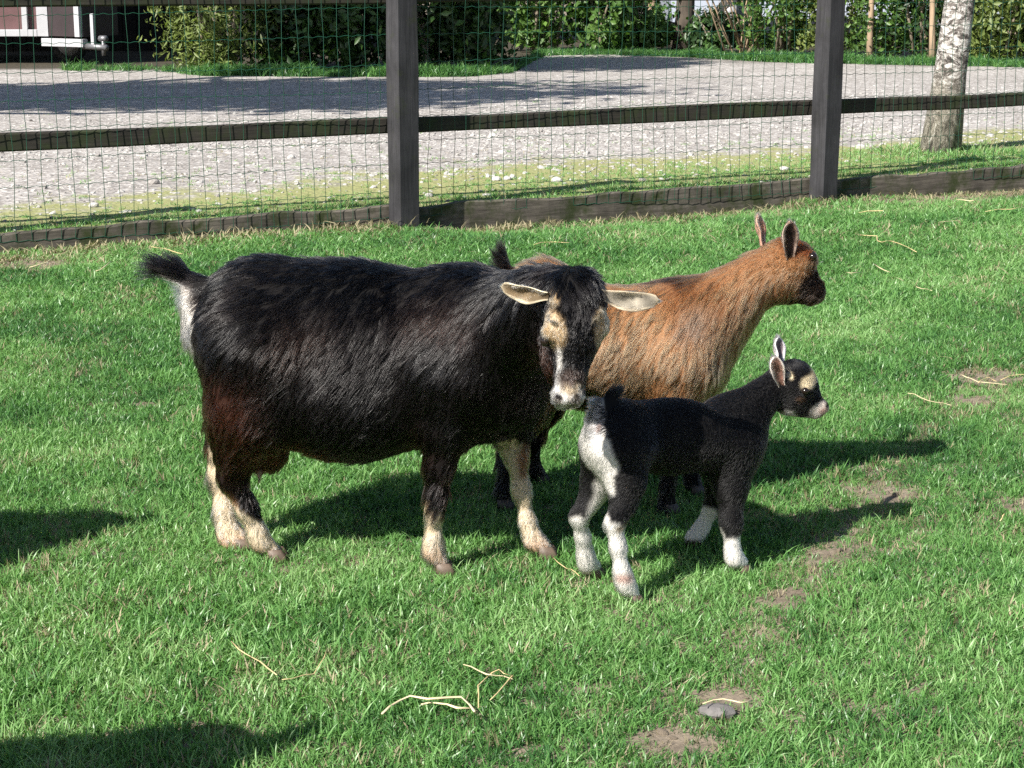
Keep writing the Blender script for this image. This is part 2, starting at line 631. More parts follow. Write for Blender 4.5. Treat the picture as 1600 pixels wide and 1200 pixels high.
size = size * (1 + 0.9 * (pick >= 8) * smooth(-0.25, -0.05, t_))
wide = np.clip(P[:, 1] / 4.0, 1.0, 1.7)
rot = np.stack([RNG.normal(0, 0.18, n), RNG.normal(0, 0.18, n), RNG.uniform(0, 6.28, n)], 1)
scl = np.stack([size * wide, size * wide, size], 1)
instancer('grass', P, rot, scl, tint, pick, TUFTS, 'short green lawn grass covering the goat pen', 'grass')

# grass on the verge outside the fence and thin in the gravel
P = grass_points(120000, 6.0, 13.0, False)
s_, t_ = st(P)
lush = 0.95 * smooth(0.85, 0.2, t_ - 0.35 * (fbm(P, 1.7, 41) - 0.4) - 0.16 * np.clip(s_, -1, 3.5)) + 0.22 * smooth(2.6, 0.8, t_) * smooth(0.4, 0.65, fbm(P, 3.0, 43)) + 0.03 * smooth(0.55, 0.7, fbm(P, 2.0, 44))
birch_xy = ground(1470, 240, OUT_Z)
db = np.linalg.norm(P[:, :2] - birch_xy[:2], axis=1)
lush = np.maximum(lush, smooth(0.55, 0.15, db))
P = P[RNG.random(len(P)) < lush * np.where(db < 0.6, 1.0, 0.5)]
s_, t_ = st(P)
n = len(P)
P[:, 2] = yard_z(P)
db = np.linalg.norm(P[:, :2] - birch_xy[:2], axis=1)
size = 0.4 + 0.5 * RNG.random(n) + 0.3 * smooth(0.4, 0.12, t_) + 0.9 * smooth(0.5, 0.15, db)
pick = np.where(RNG.random(n) < 0.12 + 0.2 * smooth(0.5, 1.6, t_), RNG.integers(8, 10, n), RNG.integers(0, 8, n))
tint = np.clip(0.55 + 0.4 * smooth(0.3, 1.0, t_) + RNG.normal(0, 0.2, n), 0, 1)
rot = np.stack([RNG.normal(0, 0.18, n), RNG.normal(0, 0.18, n), RNG.uniform(0, 6.28, n)], 1)
scl = np.stack([size * 1.5, size * 1.5, size], 1)
instancer('grass', P, rot, scl, tint, pick, TUFTS, 'grass verge growing up through the gravel outside the fence', 'grass')


def far_edge(x):
    """front of the planting beyond the yard, as depth for a given x"""
    return np.interp(x, EDGE_X, EDGE_Y)


n0 = 11000
x = RNG.uniform(-4, 8, n0)
y = far_edge(x) + np.abs(RNG.normal(0, 0.22, n0)) + RNG.normal(0, 0.06, n0)
P = np.stack([x, y, np.full(n0, OUT_Z)], 1)
P = P[(x > -2.9) | (RNG.random(n0) < 0.15)]
n = len(P)
size = (0.4 + 0.6 * RNG.random(n)) * (0.7 + 0.5 * smooth(0.4, 0.7, fbm(P, 2.0, 61)))
rot = np.stack([RNG.normal(0, 0.2, n), RNG.normal(0, 0.2, n), RNG.uniform(0, 6.28, n)], 1)
instancer('grass', P, rot, np.stack([size * 2.2, size * 2.2, size], 1), np.clip(0.15 + RNG.normal(0, 0.25, n), 0, 1), RNG.integers(10, 12, n), TUFTS,
          'rough tall grass at the foot of the bushes across the yard', 'grass')


def pebble(k, mat):
    import bmesh
    bm = bmesh.new()
    bmesh.ops.create_icosphere(bm, subdivisions=1, radius=1.0)
    for v in bm.verts:
        v.co *= random.uniform(0.75, 1.15)
        v.co.z *= 0.6
    me = bpy.data.meshes.new('pebble')
    bm.to_mesh(me)
    bm.free()
    me.materials.append(mat)
    return bpy.data.objects.new('pebble_%02d' % k, me)


PEB = hidden_collection('pebbles', [pebble(i, MAT['stone'] if i < 4 else MAT['stone_grey']) for i in range(6)])
P = grass_points(60000, 6.3, 15.0, False)
s_, t_ = st(P)
band = smooth(0.3, 1.2, t_ - 0.1 * s_) * (0.25 + 0.75 * smooth(0.4, 0.65, fbm(P, 1.4, 51))) * smooth(5.5, 2.5, t_)
P = P[RNG.random(len(P)) < 0.06 + 0.6 * band]
n = len(P)
P[:, 2] = yard_z(P)
size = 0.005 + 0.009 * RNG.random(n) ** 2 + (RNG.random(n) < 0.05) * 0.008
rot = np.stack([RNG.normal(0, 0.3, n), RNG.normal(0, 0.3, n), RNG.uniform(0, 6.28, n)], 1)
scl = np.stack([size * RNG.uniform(0.8, 1.7, n), size, size], 1)
instancer('gravel', P, rot, scl, RNG.random(n), np.minimum(RNG.integers(0, 6, n), 5), PEB, 'loose pale gravel stones strewn over the yard', 'gravel')

# crumbs of earth on the worn places
CRUMB = hidden_collection('crumbs', [pebble(20 + i, MAT['soil']) for i in range(4)])
P = grass_points(60000, 1.95, 9.0, True)
P = P[RNG.random(len(P)) < 0.6 * smooth(0.3, 0.8, bareness(P) + 0.4 * (fbm(P, 11, 5) - 0.5))]
n = len(P)
P[:, 2] = pen_z(P) + 0.001
size = 0.0025 + 0.008 * RNG.random(n) ** 3
rot = np.stack([RNG.normal(0, 0.5, n), RNG.normal(0, 0.5, n), RNG.uniform(0, 6.28, n)], 1)
instancer('dirt', P, rot, np.stack([size * 1.3, size, size], 1), RNG.random(n), RNG.integers(0, 4, n), CRUMB, 'brown crumbs of dry earth on the worn bare patches', 'dirt')

# ------------------------------------------------------------------ the fence
def fp(s, t, z):
    return F0 + FE * s + FN * t + np.array([0, 0, z])


ZUP = np.array([0, 0, 1.0])
BAY = 2.0
fence = link('wire_fence', None, loc=tuple(F0))
tag(fence, 'dark timber post and rail fence with green wire mesh round the pen', 'fence')
random.seed(3)


def wood_piece(name, mat, a, b, w, h, wob=0.0, n=9, parent=fence, seed=0, bev=0.006):
    """a sawn timber from a to b with slightly waney edges; w across the fence, h upright"""
    a, b = np.array(a, float), np.array(b, float)
    d = b - a
    L = np.linalg.norm(d)
    d = d / L
    up = ZUP if abs(d[2]) < 0.9 else FN
    sd = np.cross(d, up)
    sd /= np.linalg.norm(sd)
    up = np.cross(sd, d)
    V, F = [], []
    for i in range(n):
        q = np.array([[i * 0.37 + seed, seed * 1.7, 0.0]])
        o1 = wob * (vnoise(q, 1.0, seed)[0] - 0.5) * 2
        o2 = wob * (vnoise(q, 1.0, seed + 9)[0] - 0.5) * 2
        c = L * i / (n - 1)
        hw, hh = w / 2, h / 2
        for (y, z) in [(hw - bev, -hh), (hw, -hh + bev), (hw, hh - bev), (hw - bev, hh), (-hw + bev, hh), (-hw, hh - bev), (-hw, -hh + bev), (-hw + bev, -hh)]:
            V.append((c, y + (o1 * 0.4), z + (o2 if z > 0 else o1)))
        if i:
            k0 = (i - 1) * 8
            for k in range(8):
                F.append((k0 + k, k0 + (k + 1) % 8, k0 + 8 + (k + 1) % 8, k0 + 8 + k))
    F.append(tuple(range(7, -1, -1)))
    F.append(tuple(range(len(V) - 8, len(V))))
    me = mesh_from(name, V, F, mat)
    o = link(name, me, parent)
    from mathutils import Matrix
    M = Matrix(((d[0], sd[0], up[0], a[0] - F0[0]), (d[1], sd[1], up[1], a[1] - F0[1]), (d[2], sd[2], up[2], a[2] - F0[2]), (0, 0, 0, 1)))
    o.matrix_local = M
    return o


PA = math.radians(33)


def post(s, k, lean=0.0):
    mb = MB()
    ax = [np.array([math.cos(PA), math.sin(PA), 0]), np.array([-math.sin(PA), math.cos(PA), 0]), ZUP]
    c = fp(s, 0, 0) - F0
    V, F = [], []
    hs = 0.046
    b_ = 0.005
    lv = [-0.12, 0.1, 0.35, 0.6, 0.85, 1.1, 1.24]
    for i, z in enumerate(lv):
        wob = 0.0015 * math.sin(i * 2.1 + k)
        off = c + ax[0] * (lean * z) + ZUP * z
        h = hs + wob
        for (x_, y_) in [(h - b_, -h), (h, -h + b_), (h, h - b_), (h - b_, h), (-h + b_, h), (-h, h - b_), (-h, -h + b_), (-h + b_, -h)]:
            V.append(off + ax[0] * x_ + ax[1] * y_)
        if i:
            j = (i - 1) * 8
            for q in range(8):
                F.append((j + q, j + (q + 1) % 8, j + 8 + (q + 1) % 8, j + 8 + q))
    F.append(tuple(range(7, -1, -1)))
    F.append(tuple(range(len(V) - 8, len(V))))
    mb.add(V, F)
    return mb.build('post', MAT['post'], fence)


SS = [-2 * BAY, -BAY, 0.0, BAY, 2 * BAY, 3 * BAY]
for k, s in enumerate(SS):
    post(s, k, 0.006 if s == BAY else 0.0)
for k in range(len(SS) - 1):
    s0, s1 = SS[k], SS[k + 1]
    g = 0.003
    wood_piece('rail', MAT['rail'], fp(s0 + g, 0.085, 0.376), fp(s1 - g, 0.085, 0.378), 0.036, 0.062, 0.0035, 14, seed=k * 3 + 1)
    wood_piece('rail', MAT['rail'], fp(s0 + g, 0.085, 0.878), fp(s1 - g, 0.085, 0.872), 0.036, 0.062, 0.0025, 14, seed=k * 3 + 2)
    wood_piece('kick_board', MAT['board'], fp(s0 + g, 0.075, -0.016), fp(s1 - g, 0.075, -0.012), 0.034, 0.15, 0.011, 40, seed=k * 3 + 40, bev=0.005)
    # wire mesh of this bay
    mb = MB()
    nv = int(round(BAY / 0.054))
    rows = [0.02 + 0.1 * i for i in range(10)]
    sag = [0.012 * (random.random() - 0.5) for _ in rows]
    for i in range(nv):
        s = s0 + (i + 0.5) * BAY / nv
        pts = []
        ph = random.uniform(0, 6)
        dx = random.gauss(0, 0.002)
        dx2 = random.gauss(0, 0.003)
        for j, z in enumerate(rows):
            pts.append(fp(s + dx + dx2 * j / 9 + 0.0035 * math.sin(j * 1.7 + ph) + random.gauss(0, 0.001), 0.055 + 0.006 * math.sin(s * 3.1 + j), z + sag[j] + 0.006 * math.sin(s * 2.3 + j)))
        mb.tube(pts, 0.00135, 3, False)
    for j, z in enumerate(rows):
        pts = []
        m_ = nv * 3
        for i in range(m_ + 1):
            s = s0 + i * BAY / m_
            pts.append(fp(s, 0.055 + 0.006 * math.sin(s * 3.1 + j), z + sag[j] + 0.006 * math.sin(s * 2.3 + j) + 0.003 * math.sin(i * 2 * math.pi / 3 + j)))
        mb.tube(pts, 0.00125, 3, False)
    mb.build('wire_mesh', MAT['wire'], fence, True, None).location = tuple(-F0)


# ------------------------------------------------------------------ implicit bodies
def prim_eval(pr, P):
    """signed distance of a primitive at points P (..., 3)"""
    if pr[0] == 'cone':
        _, a, b, ra, rb = pr[:5]
        ba = b - a
        q = P - a
        t = np.clip((q @ ba) / max(ba.dot(ba), 1e-9), 0, 1)
        return np.linalg.norm(q - t[..., None] * ba, axis=-1) - (ra + (rb - ra) * t)
    if pr[0] == 'slab':
        # a tapered band on the animal's side, as deep as ry
        _, a, b, ra, rb, yc, ry = pr
        ba = (b - a)[[0, 2]]
        q = P[..., [0, 2]] - a[[0, 2]]
        t = np.clip((q @ ba) / max(ba.dot(ba), 1e-9), 0, 1)
        return np.maximum(np.linalg.norm(q - t[..., None] * ba, axis=-1) - (ra + (rb - ra) * t), np.abs(P[..., 1] - yc) - ry)
    _, c, r, R = pr[:4]
    q = (P - c) @ R.T if R is not None else P - c
    k0 = np.linalg.norm(q / r, axis=-1)
    k1 = np.linalg.norm(q / (r * r), axis=-1)
    return k0 * (k0 - 1) / np.maximum(k1, 1e-6)


def prim_box(pr):
    if pr[0] == 'cone':
        _, a, b, ra, rb = pr[:5]
        r = max(ra, rb)
        return np.minimum(a, b) - r, np.maximum(a, b) + r
    _, c, r, R = pr[:4]
    m_ = np.max(r) if R is not None else r
    return c - m_, c + m_


def surface(prims, h, erode=0.0):
    lo = np.min([prim_box(p)[0] for p, k in prims], 0) - 0.03
    hi = np.max([prim_box(p)[1] for p, k in prims], 0) + 0.03
    N = np.ceil((hi - lo) / h).astype(int) + 1
    D = np.full(tuple(N), 0.5, dtype=np.float32)
    for pr, k in prims:
        a, b = prim_box(pr)
        mg = 0.02 + k
        i0 = np.clip(np.floor((a - mg - lo) / h).astype(int), 0, N - 1)
        i1 = np.clip(np.ceil((b + mg - lo) / h).astype(int) + 1, 1, N)
        ax = [lo[d] + h * np.arange(i0[d], i1[d]) for d in range(3)]
        G = np.stack(np.meshgrid(*ax, indexing='ij'), -1)
        d = prim_eval(pr, G).astype(np.float32)
        sl = tuple(slice(i0[q], i1[q]) for q in range(3))
        c = D[sl]
        e = np.maximum(k - np.abs(c - d), 0) / k
        D[sl] = np.minimum(c, d) - e * e * k * 0.25
    D += erode
    S = D < 0
    nx, ny, nz = (N - 1)
    cnt = np.zeros((nx, ny, nz), np.int8)
    for i in (0, 1):
        for j in (0, 1):
            for k in (0, 1):
                cnt += S[i:nx + i, j:ny + j, k:nz + k]
    act = (cnt > 0) & (cnt < 8)
    idx = np.full(act.shape, -1, np.int64)
    cells = np.argwhere(act)
    idx[act] = np.arange(len(cells))
    acc = np.zeros((len(cells), 3))
    num = np.zeros(len(cells))
    corners = [(i, j, k) for i in (0, 1) for j in (0, 1) for k in (0, 1)]
    for a in range(8):
        for b in range(a + 1, 8):
            ca, cb = np.array(corners[a]), np.array(corners[b])
            if np.abs(ca - cb).sum() != 1:
                continue
            da = D[tuple((cells + ca).T)].astype(float)
            db = D[tuple((cells + cb).T)].astype(float)
            x = (da < 0) != (db < 0)
            t = np.where(x, da / np.where(np.abs(da - db) < 1e-9, 1e-9, da - db), 0)
            acc += np.where(x[:, None], ca + t[:, None] * (cb - ca), 0)
            num += x
    V = lo + h * (cells + acc / num[:, None])
    Q = []
    for d in range(3):
        o1, o2 = [(1, 2), (2, 0), (0, 1)][d]
        sa = S[:-1, :-1, :-1]
        sh = [slice(0, -1)] * 3
        sh[d] = slice(1, None)
        sb = S[tuple(sh)]
        e = np.argwhere(sa != sb)
        e = e[(e[:, o1] > 0) & (e[:, o2] > 0)]
        u1, u2 = np.zeros(3, int), np.zeros(3, int)
        u1[o1], u2[o2] = 1, 1
        q = np.stack([idx[tuple((e - u1 - u2).T)], idx[tuple((e - u2).T)], idx[tuple(e.T)], idx[tuple((e - u1).T)]], 1)
        flip = ~sa[tuple(e.T)]
        q[flip] = q[flip][:, ::-1]
        Q.append(q)
    Q = np.concatenate(Q)
    Q = Q[(Q >= 0).all(1)]
    # two light smoothing passes
    for _ in range(2):
        s2, c2 = np.zeros_like(V), np.zeros(len(V))
        for a in range(4):
            i, j = Q[:, a], Q[:, (a + 1) % 4]
            np.add.at(s2, i, V[j])
            np.add.at(c2, i, 1)
            np.add.at(s2, j, V[i])
            np.add.at(c2, j, 1)
        V = 0.6 * V + 0.4 * s2 / np.maximum(c2, 1)[:, None]
    return V, Q


def field(base, layers, P, jitter=0.0, seed=0):
    """value at P of a base overlaid by soft-edged volumes: (prim, value, softness)"""
    out = np.tile(np.array(base, float), (len(P), 1))
    for i, (pr, val, soft) in enumerate(layers):
        d = prim_eval(pr, P)
        if jitter:
            d = d + jitter * (fbm(P, 45, seed + i, 3) - 0.5) * 2
        w = smooth(soft, -soft, d)
        out = out * (1 - w[:, None]) + np.array(val, float) * w[:, None]
    return out


def hair_curves(name, pts, radii, col, mat, parent):
    """pts (n,k,3)"""
    n, k, _ = pts.shape
    hc = bpy.data.hair_curves.new(name)
    hc.add_curves([k] * n)
    hc.attributes['position'].data.foreach_set('vector', np.ascontiguousarray(pts, dtype=np.float32).ravel())
    ra = hc.attributes.get('radius') or hc.attributes.new('radius', 'FLOAT', 'POINT')
    ra.data.foreach_set('value', np.ascontiguousarray(radii, dtype=np.float32).ravel())
    ca = hc.attributes.new('coat', 'FLOAT_COLOR', 'CURVE')
    ca.data.foreach_set('color', np.concatenate([col, np.ones((n, 1))], 1).astype(np.float32).ravel())
    hc.materials.append(mat)
    return link(name, hc, parent)


m, nt, b = new_mat('hide')
at_ = node(nt, 'ShaderNodeAttribute', attribute_name='coat')
nt.links.new(at_.outputs['Color'], b.inputs['Base Color'])
b.inputs['Roughness'].default_value = 0.75
b.inputs['Specular IOR Level'].default_value = 0.12
MAT['hide'] = m

m = bpy.data.materials.new('fur')
m.use_nodes = True
nt = m.node_tree
nt.nodes.clear()
out = node(nt, 'ShaderNodeOutputMaterial')
hb = node(nt, 'ShaderNodeBsdfHairPrincipled')
hb.parametrization = 'COLOR'
at_ = node(nt, 'ShaderNodeAttribute', attribute_name='coat')
nt.links.new(at_.outputs['Color'], hb.inputs['Color'])
hb.inputs['Roughness'].default_value = 0.17
hb.inputs['Radial Roughness'].default_value = 0.3
hb.inputs['Random Roughness'].default_value = 0.3
hb.inputs['IOR'].default_value = 1.34
nt.links.new(hb.outputs[0], out.inputs['Surface'])
MAT['fur'] = m
m = m.copy()
m.name = 'kid_fur'
for nd in m.node_tree.nodes:
    if nd.type == 'BSDF_HAIR_PRINCIPLED':
        nd.inputs['Roughness'].default_value = 0.34
        nd.inputs['Radial Roughness'].default_value = 0.5
        nd.inputs['IOR'].default_value = 1.3
MAT['kid_fur'] = m

m, nt, b = new_mat('eye')
b.inputs['Base Color'].default_value = (0.012, 0.008, 0.006, 1)
b.inputs['Roughness'].default_value = 0.12
MAT['eye'] = m
MAT['hoof'] = simple('hoof', (0.11, 0.078, 0.056), 0.6, 0.3, 60)
MAT['hoof_dark'] = simple('hoof_dark', (0.05, 0.042, 0.038), 0.6, 0.3, 60)
MAT['skin'] = simple('skin', (0.42, 0.24, 0.19), 0.6, 0.15, 40)


def make_fur(V, Q, n, lenf, flowf, colf, density=None, clump=0.5, per=22, lift=0.22, rad=0.00034, seed=1, K=5, curl=0.25, messy=0.10):
    """strands rooted on the quads of a body: (points, radii, colours)"""
    rng = np.random.default_rng(seed)
    T = np.concatenate([Q[:, [0, 1, 2]], Q[:, [0, 2, 3]]])
    A, B, C = V[T[:, 0]], V[T[:, 1]], V[T[:, 2]]
    cr = np.cross(B - A, C - A)
    area = np.linalg.norm(cr, axis=1)
    w = area.copy()
    if density is not None:
        w = w * density((A + B + C) / 3)
    tri = rng.choice(len(T), n, p=w / w.sum())
    r1, r2 = np.sqrt(rng.random(n)), rng.random(n)
    P = A[tri] * (1 - r1)[:, None] + B[tri] * (r1 * (1 - r2))[:, None] + C[tri] * (r1 * r2)[:, None]
    # smooth normals
    VN = np.zeros_like(V)
    for k in range(3):
        np.add.at(VN, T[:, k], cr)
    VN = norm(VN)
    N = norm(VN[T[tri, 0]] * (1 - r1)[:, None] + VN[T[tri, 1]] * (r1 * (1 - r2))[:, None] + VN[T[tri, 2]] * (r1 * r2)[:, None])
    F = flowf(P)
    Tn = F - N * (F * N).sum(1)[:, None]
    Tn = norm(Tn)
    near = None
    lock = np.ones(n)
    if clump > 0:
        m_ = max(50, n // per)
        ci = rng.choice(n, m_, replace=False)
        kd = kdtree.KDTree(m_)
        for i, j in enumerate(ci):
            kd.insert(P[j], i)
        kd.balance()
        near = np.array([kd.find(p)[1] for p in P])
        Tn = norm(Tn + rng.normal(0, 0.17 * clump, (m_, 3))[near])
        Tn = norm(Tn - N * (Tn * N).sum(1)[:, None])
        lock = rng.uniform(1 - 0.28 * clump, 1 + 0.28 * clump, m_)[near]
        lockl = rng.normal(0, 0.06 * clump, m_)[near]
    wav = np.stack([fbm(P, 26, seed + q, 2) - 0.5 for q in (3, 4, 5)], 1)
    L = lenf(P) * rng.uniform(0.65, 1.15, n)
    rough_ = rng.normal(0, messy, (n, 3))
    lf = (lift(P) if callable(lift) else lift * np.ones(n)) + 0.28 * smooth(0.016, 0.006, L)
    if near is not None:
        lf = lf + lockl
    lf = np.clip(lf, 0.05, 0.8)
    d0 = norm(Tn * (1 - lf)[:, None] + N * lf[:, None] + wav * 2.0 * curl + rough_)
    pts = np.zeros((n, K, 3))
    pts[:, 0] = P - N * np.minimum(0.0012, L * 0.04)[:, None]
    for k in range(1, K):
        f = k / (K - 1)
        d = norm(d0 * (1 - 0.55 * f) + (Tn + wav * 1.6 * curl - N * 0.05) * 0.55 * f)
        pts[:, k] = pts[:, k - 1] + d * (L / (K - 1))[:, None]
    if clump > 0:
        cj = ci[near]
        off = P - P[cj]
        for k in range(1, K):
            f = k / (K - 1)
            w_ = (clump * f ** 1.1 * rng.uniform(0.6, 1.0, n))[:, None]
            goal = pts[cj, k] + off * 0.25
            pts[:, k] = pts[:, k] * (1 - w_) + goal * w_
    prof = np.array([1.0, 1.0, 0.9, 0.65, 0.2]) if K == 5 else np.linspace(1, 0.25, K)
    radii = rad * prof[None, :] * rng.uniform(0.7, 1.2, n)[:, None]
    col = colf(P) * (lock * rng.uniform(0.7, 1.25, n))[:, None]
    return pts, radii, np.clip(col, 0.002, 0.9)


def ear_shell(base, tip, face, width, cup=0.35, nL=14, nW=10, root=0.5, bend=None, thick=0.0022, bow=0.0):
    """cupped, pointed ear from base to tip whose hollow looks along face; returns V, Q (closed shell) and the side/rim of every vertex"""
    base, tip, face = (np.array(x, float) for x in (base, tip, face))
    d = tip - base
    L = np.linalg.norm(d)
    d = d / L
    f = face - d * face.dot(d)
    f = f / np.linalg.norm(f)
    s = np.cross(d, f)
    layers = []
    info = []
    for side in (1, -1):
        for i in range(nL + 1):
            t = i / nL
            w = width / 2 * (root + (1 - root) * smooth(0, 0.45, np.array(t))) * math.sqrt(max(1 - max(0, (t - 0.42) / 0.58) ** 2.8, 0.0004))
            for j in range(nW + 1):
                u = -1 + 2 * j / nW
                cp = cup * (1.25 - 0.6 * t)
                p = base + d * L * t + s * w * u * (1 - 0.25 * cp * u * u) + f * (cp * w * (u * u - 0.5)) + f * 0.12 * w * math.sin(9 * t + 2.2 * u)
                p = p + s * bow * L * math.sin(math.pi * t)
                if bend is not None:
                    p = p + np.array(bend) * t * t
                p = p + f * side * thick * (1 - 0.6 * abs(u) ** 3)
                layers.append(p)
                info.append((side, max(abs(u), smooth(0.8, 1.0, np.array(t))), t))
    V = np.array(layers)
    m_ = (nL + 1) * (nW + 1)
    Q = []
    for i in range(nL):
        for j in range(nW):
            a = i * (nW + 1) + j
            Q.append((a, a + nW + 1, a + nW + 2, a + 1))
            b_ = a + m_
            Q.append((b_, b_ + 1, b_ + nW + 2, b_ + nW + 1))
    for i in range(nL):
        a = i * (nW + 1)
        Q.append((a, a + m_, a + nW + 1 + m_, a + nW + 1))
        a = i * (nW + 1) + nW
        Q.append((a, a + nW + 1, a + nW + 1 + m_, a + m_))
    for j in range(nW):
        a = nL * (nW + 1) + j
        Q.append((a, a + m_, a + 1 + m_, a + 1))
    return V, np.array(Q), np.array(info)


def colour_mesh(me, col):
    a = me.attributes.new('coat', 'FLOAT_COLOR', 'POINT')
    a.data.foreach_set('color', np.concatenate([col, np.ones((len(col), 1))], 1).astype(np.float32).ravel())


def make_hoof(root, p, heading, size, mat):
    """cloven hoof: two toes side by side, p on the ground under it"""
    h = np.array([heading[0], heading[1], 0.0])
    h = h / np.linalg.norm(h)
    s = np.array([-h[1], h[0], 0])
    mb = MB()
    for sg in (-1, 1):
        c = np.array(p) + s * sg * size * 0.31
        V, F = [], []
        prof = [(0.0, 1.0, 0.0), (0.5, 0.92, 0.06), (1.0, 0.72, 0.2)]
        n = 8
        for (z, k, back) in prof:
            for q in range(n):
                t = 2 * math.pi * q / n
                x_ = math.cos(t) * size * 0.62 * k * (1.0 if math.cos(t) > 0 else 0.75) - back * size
                y_ = math.sin(t) * size * 0.24 * k
                if math.cos(t) > 0.5:
                    y_ *= 0.6
                V.append(c + h * (x_ + size * 0.15) + s * y_ + ZUP * z * size * 0.75)
        for r in range(2):
            for q in range(n):
                F.append((r * n + q, r * n + (q + 1) % n, (r + 1) * n + (q + 1) % n, (r + 1) * n + q))
        F.append(tuple(range(n - 1, -1, -1)))
        F.append(tuple(range(2 * n, 3 * n)))
        mb.add(V, F)
    o = mb.build('hoof', mat, root, True)
    o.location = tuple(-np.array(root.location))
    return o


def make_eye(root, p, r, mat):
    import bmesh
    bm = bmesh.new()
    bmesh.ops.create_uvsphere(bm, u_segments=14, v_segments=10, radius=r)
    me = bpy.data.meshes.new('eye')
    bm.to_mesh(me)
    bm.free()
    me.polygons.foreach_set('use_smooth', [True] * len(me.polygons))
    me.materials.append(mat)
    return link('eye', me, root, tuple(np.array(p) - np.array(root.location)))


class Goat:
    """collects the volumes of an animal, laid out on a plane of the picture at its own depth"""

    def __init__(self, depth):
        self.depth = depth
        self.prims, self.paint, self.lens = [], [], []

    def p(self, u, v, dy=0.0):
        return at(u, v, self.depth(u) + dy)

    def ell(self, u, v, ru, rv, ry, dy=0.0, rot=0.0, k=0.05):
        c = self.p(u, v, dy)
        s = metre(1, c)
        R = None
        if rot:
            a = math.radians(rot)
            R = np.array([[math.cos(a), 0, -math.sin(a)], [0, 1, 0], [math.sin(a), 0, math.cos(a)]])
        return ('ell', c, np.array([ru * s, ry, rv * s]), R)

    def cone(self, a, b):
        """a, b: (u, v, dy, radius in px) or a world point and radius in metres"""
        def conv(x):
            if len(x) == 2:
                return np.array(x[0], float), x[1]
            c = self.p(x[0], x[1], x[2])
            return c, metre(x[3], c)
        (pa, ra), (pb, rb) = conv(a), conv(b)
        return ('cone', pa, pb, ra, rb)

    def slab(self, a, b, ry=0.16, dy=0.0):
        pa, pb = self.p(a[0], a[1], dy), self.p(b[0], b[1], dy)
        return ('slab', pa, pb, metre(a[2], pa), metre(b[2], pb), pa[1], ry)

    def add(self, pr, k=0.04):
        self.prims.append((pr, k))

    def chain(self, pts, k=0.03):
        for a, b in zip(pts[:-1], pts[1:]):
            self.add(self.cone(a, b), k)
# ------------------------------------------------------------------ the goats
BLACK, BROWNBLK = (0.007, 0.0065, 0.0068), (0.05, 0.019, 0.010)
CREAM, WHITE = (0.74, 0.60, 0.42), (0.86, 0.82, 0.76)


def leg(g, pts, dy0, foot, k=0.022, k0=0.05):
    """pts (u, v, r) from the top down; foot the ground pixel; the leg runs from dy0 at its top to its foot"""
    f = ground(*foot)
    dyf = f[1] - g.depth(foot[0])
    v0, v1 = pts[0][1], foot[1]
    full = [(u, v, dy0 + (dyf - dy0) * (v - v0) / (v1 - v0), r) for u, v, r in pts]
    for i, (a, b_) in enumerate(zip(full[:-1], full[1:])):
        g.add(g.cone(a, b_), k0 if i == 0 else k)
    last = full[-1]
    pl = g.p(last[0], last[1], last[2])
    r = metre(last[3], pl)
    g.add(('cone', pl, f + np.array([0, 0, 0.02]), r * 0.85, r * 0.8), k)
    return full, f


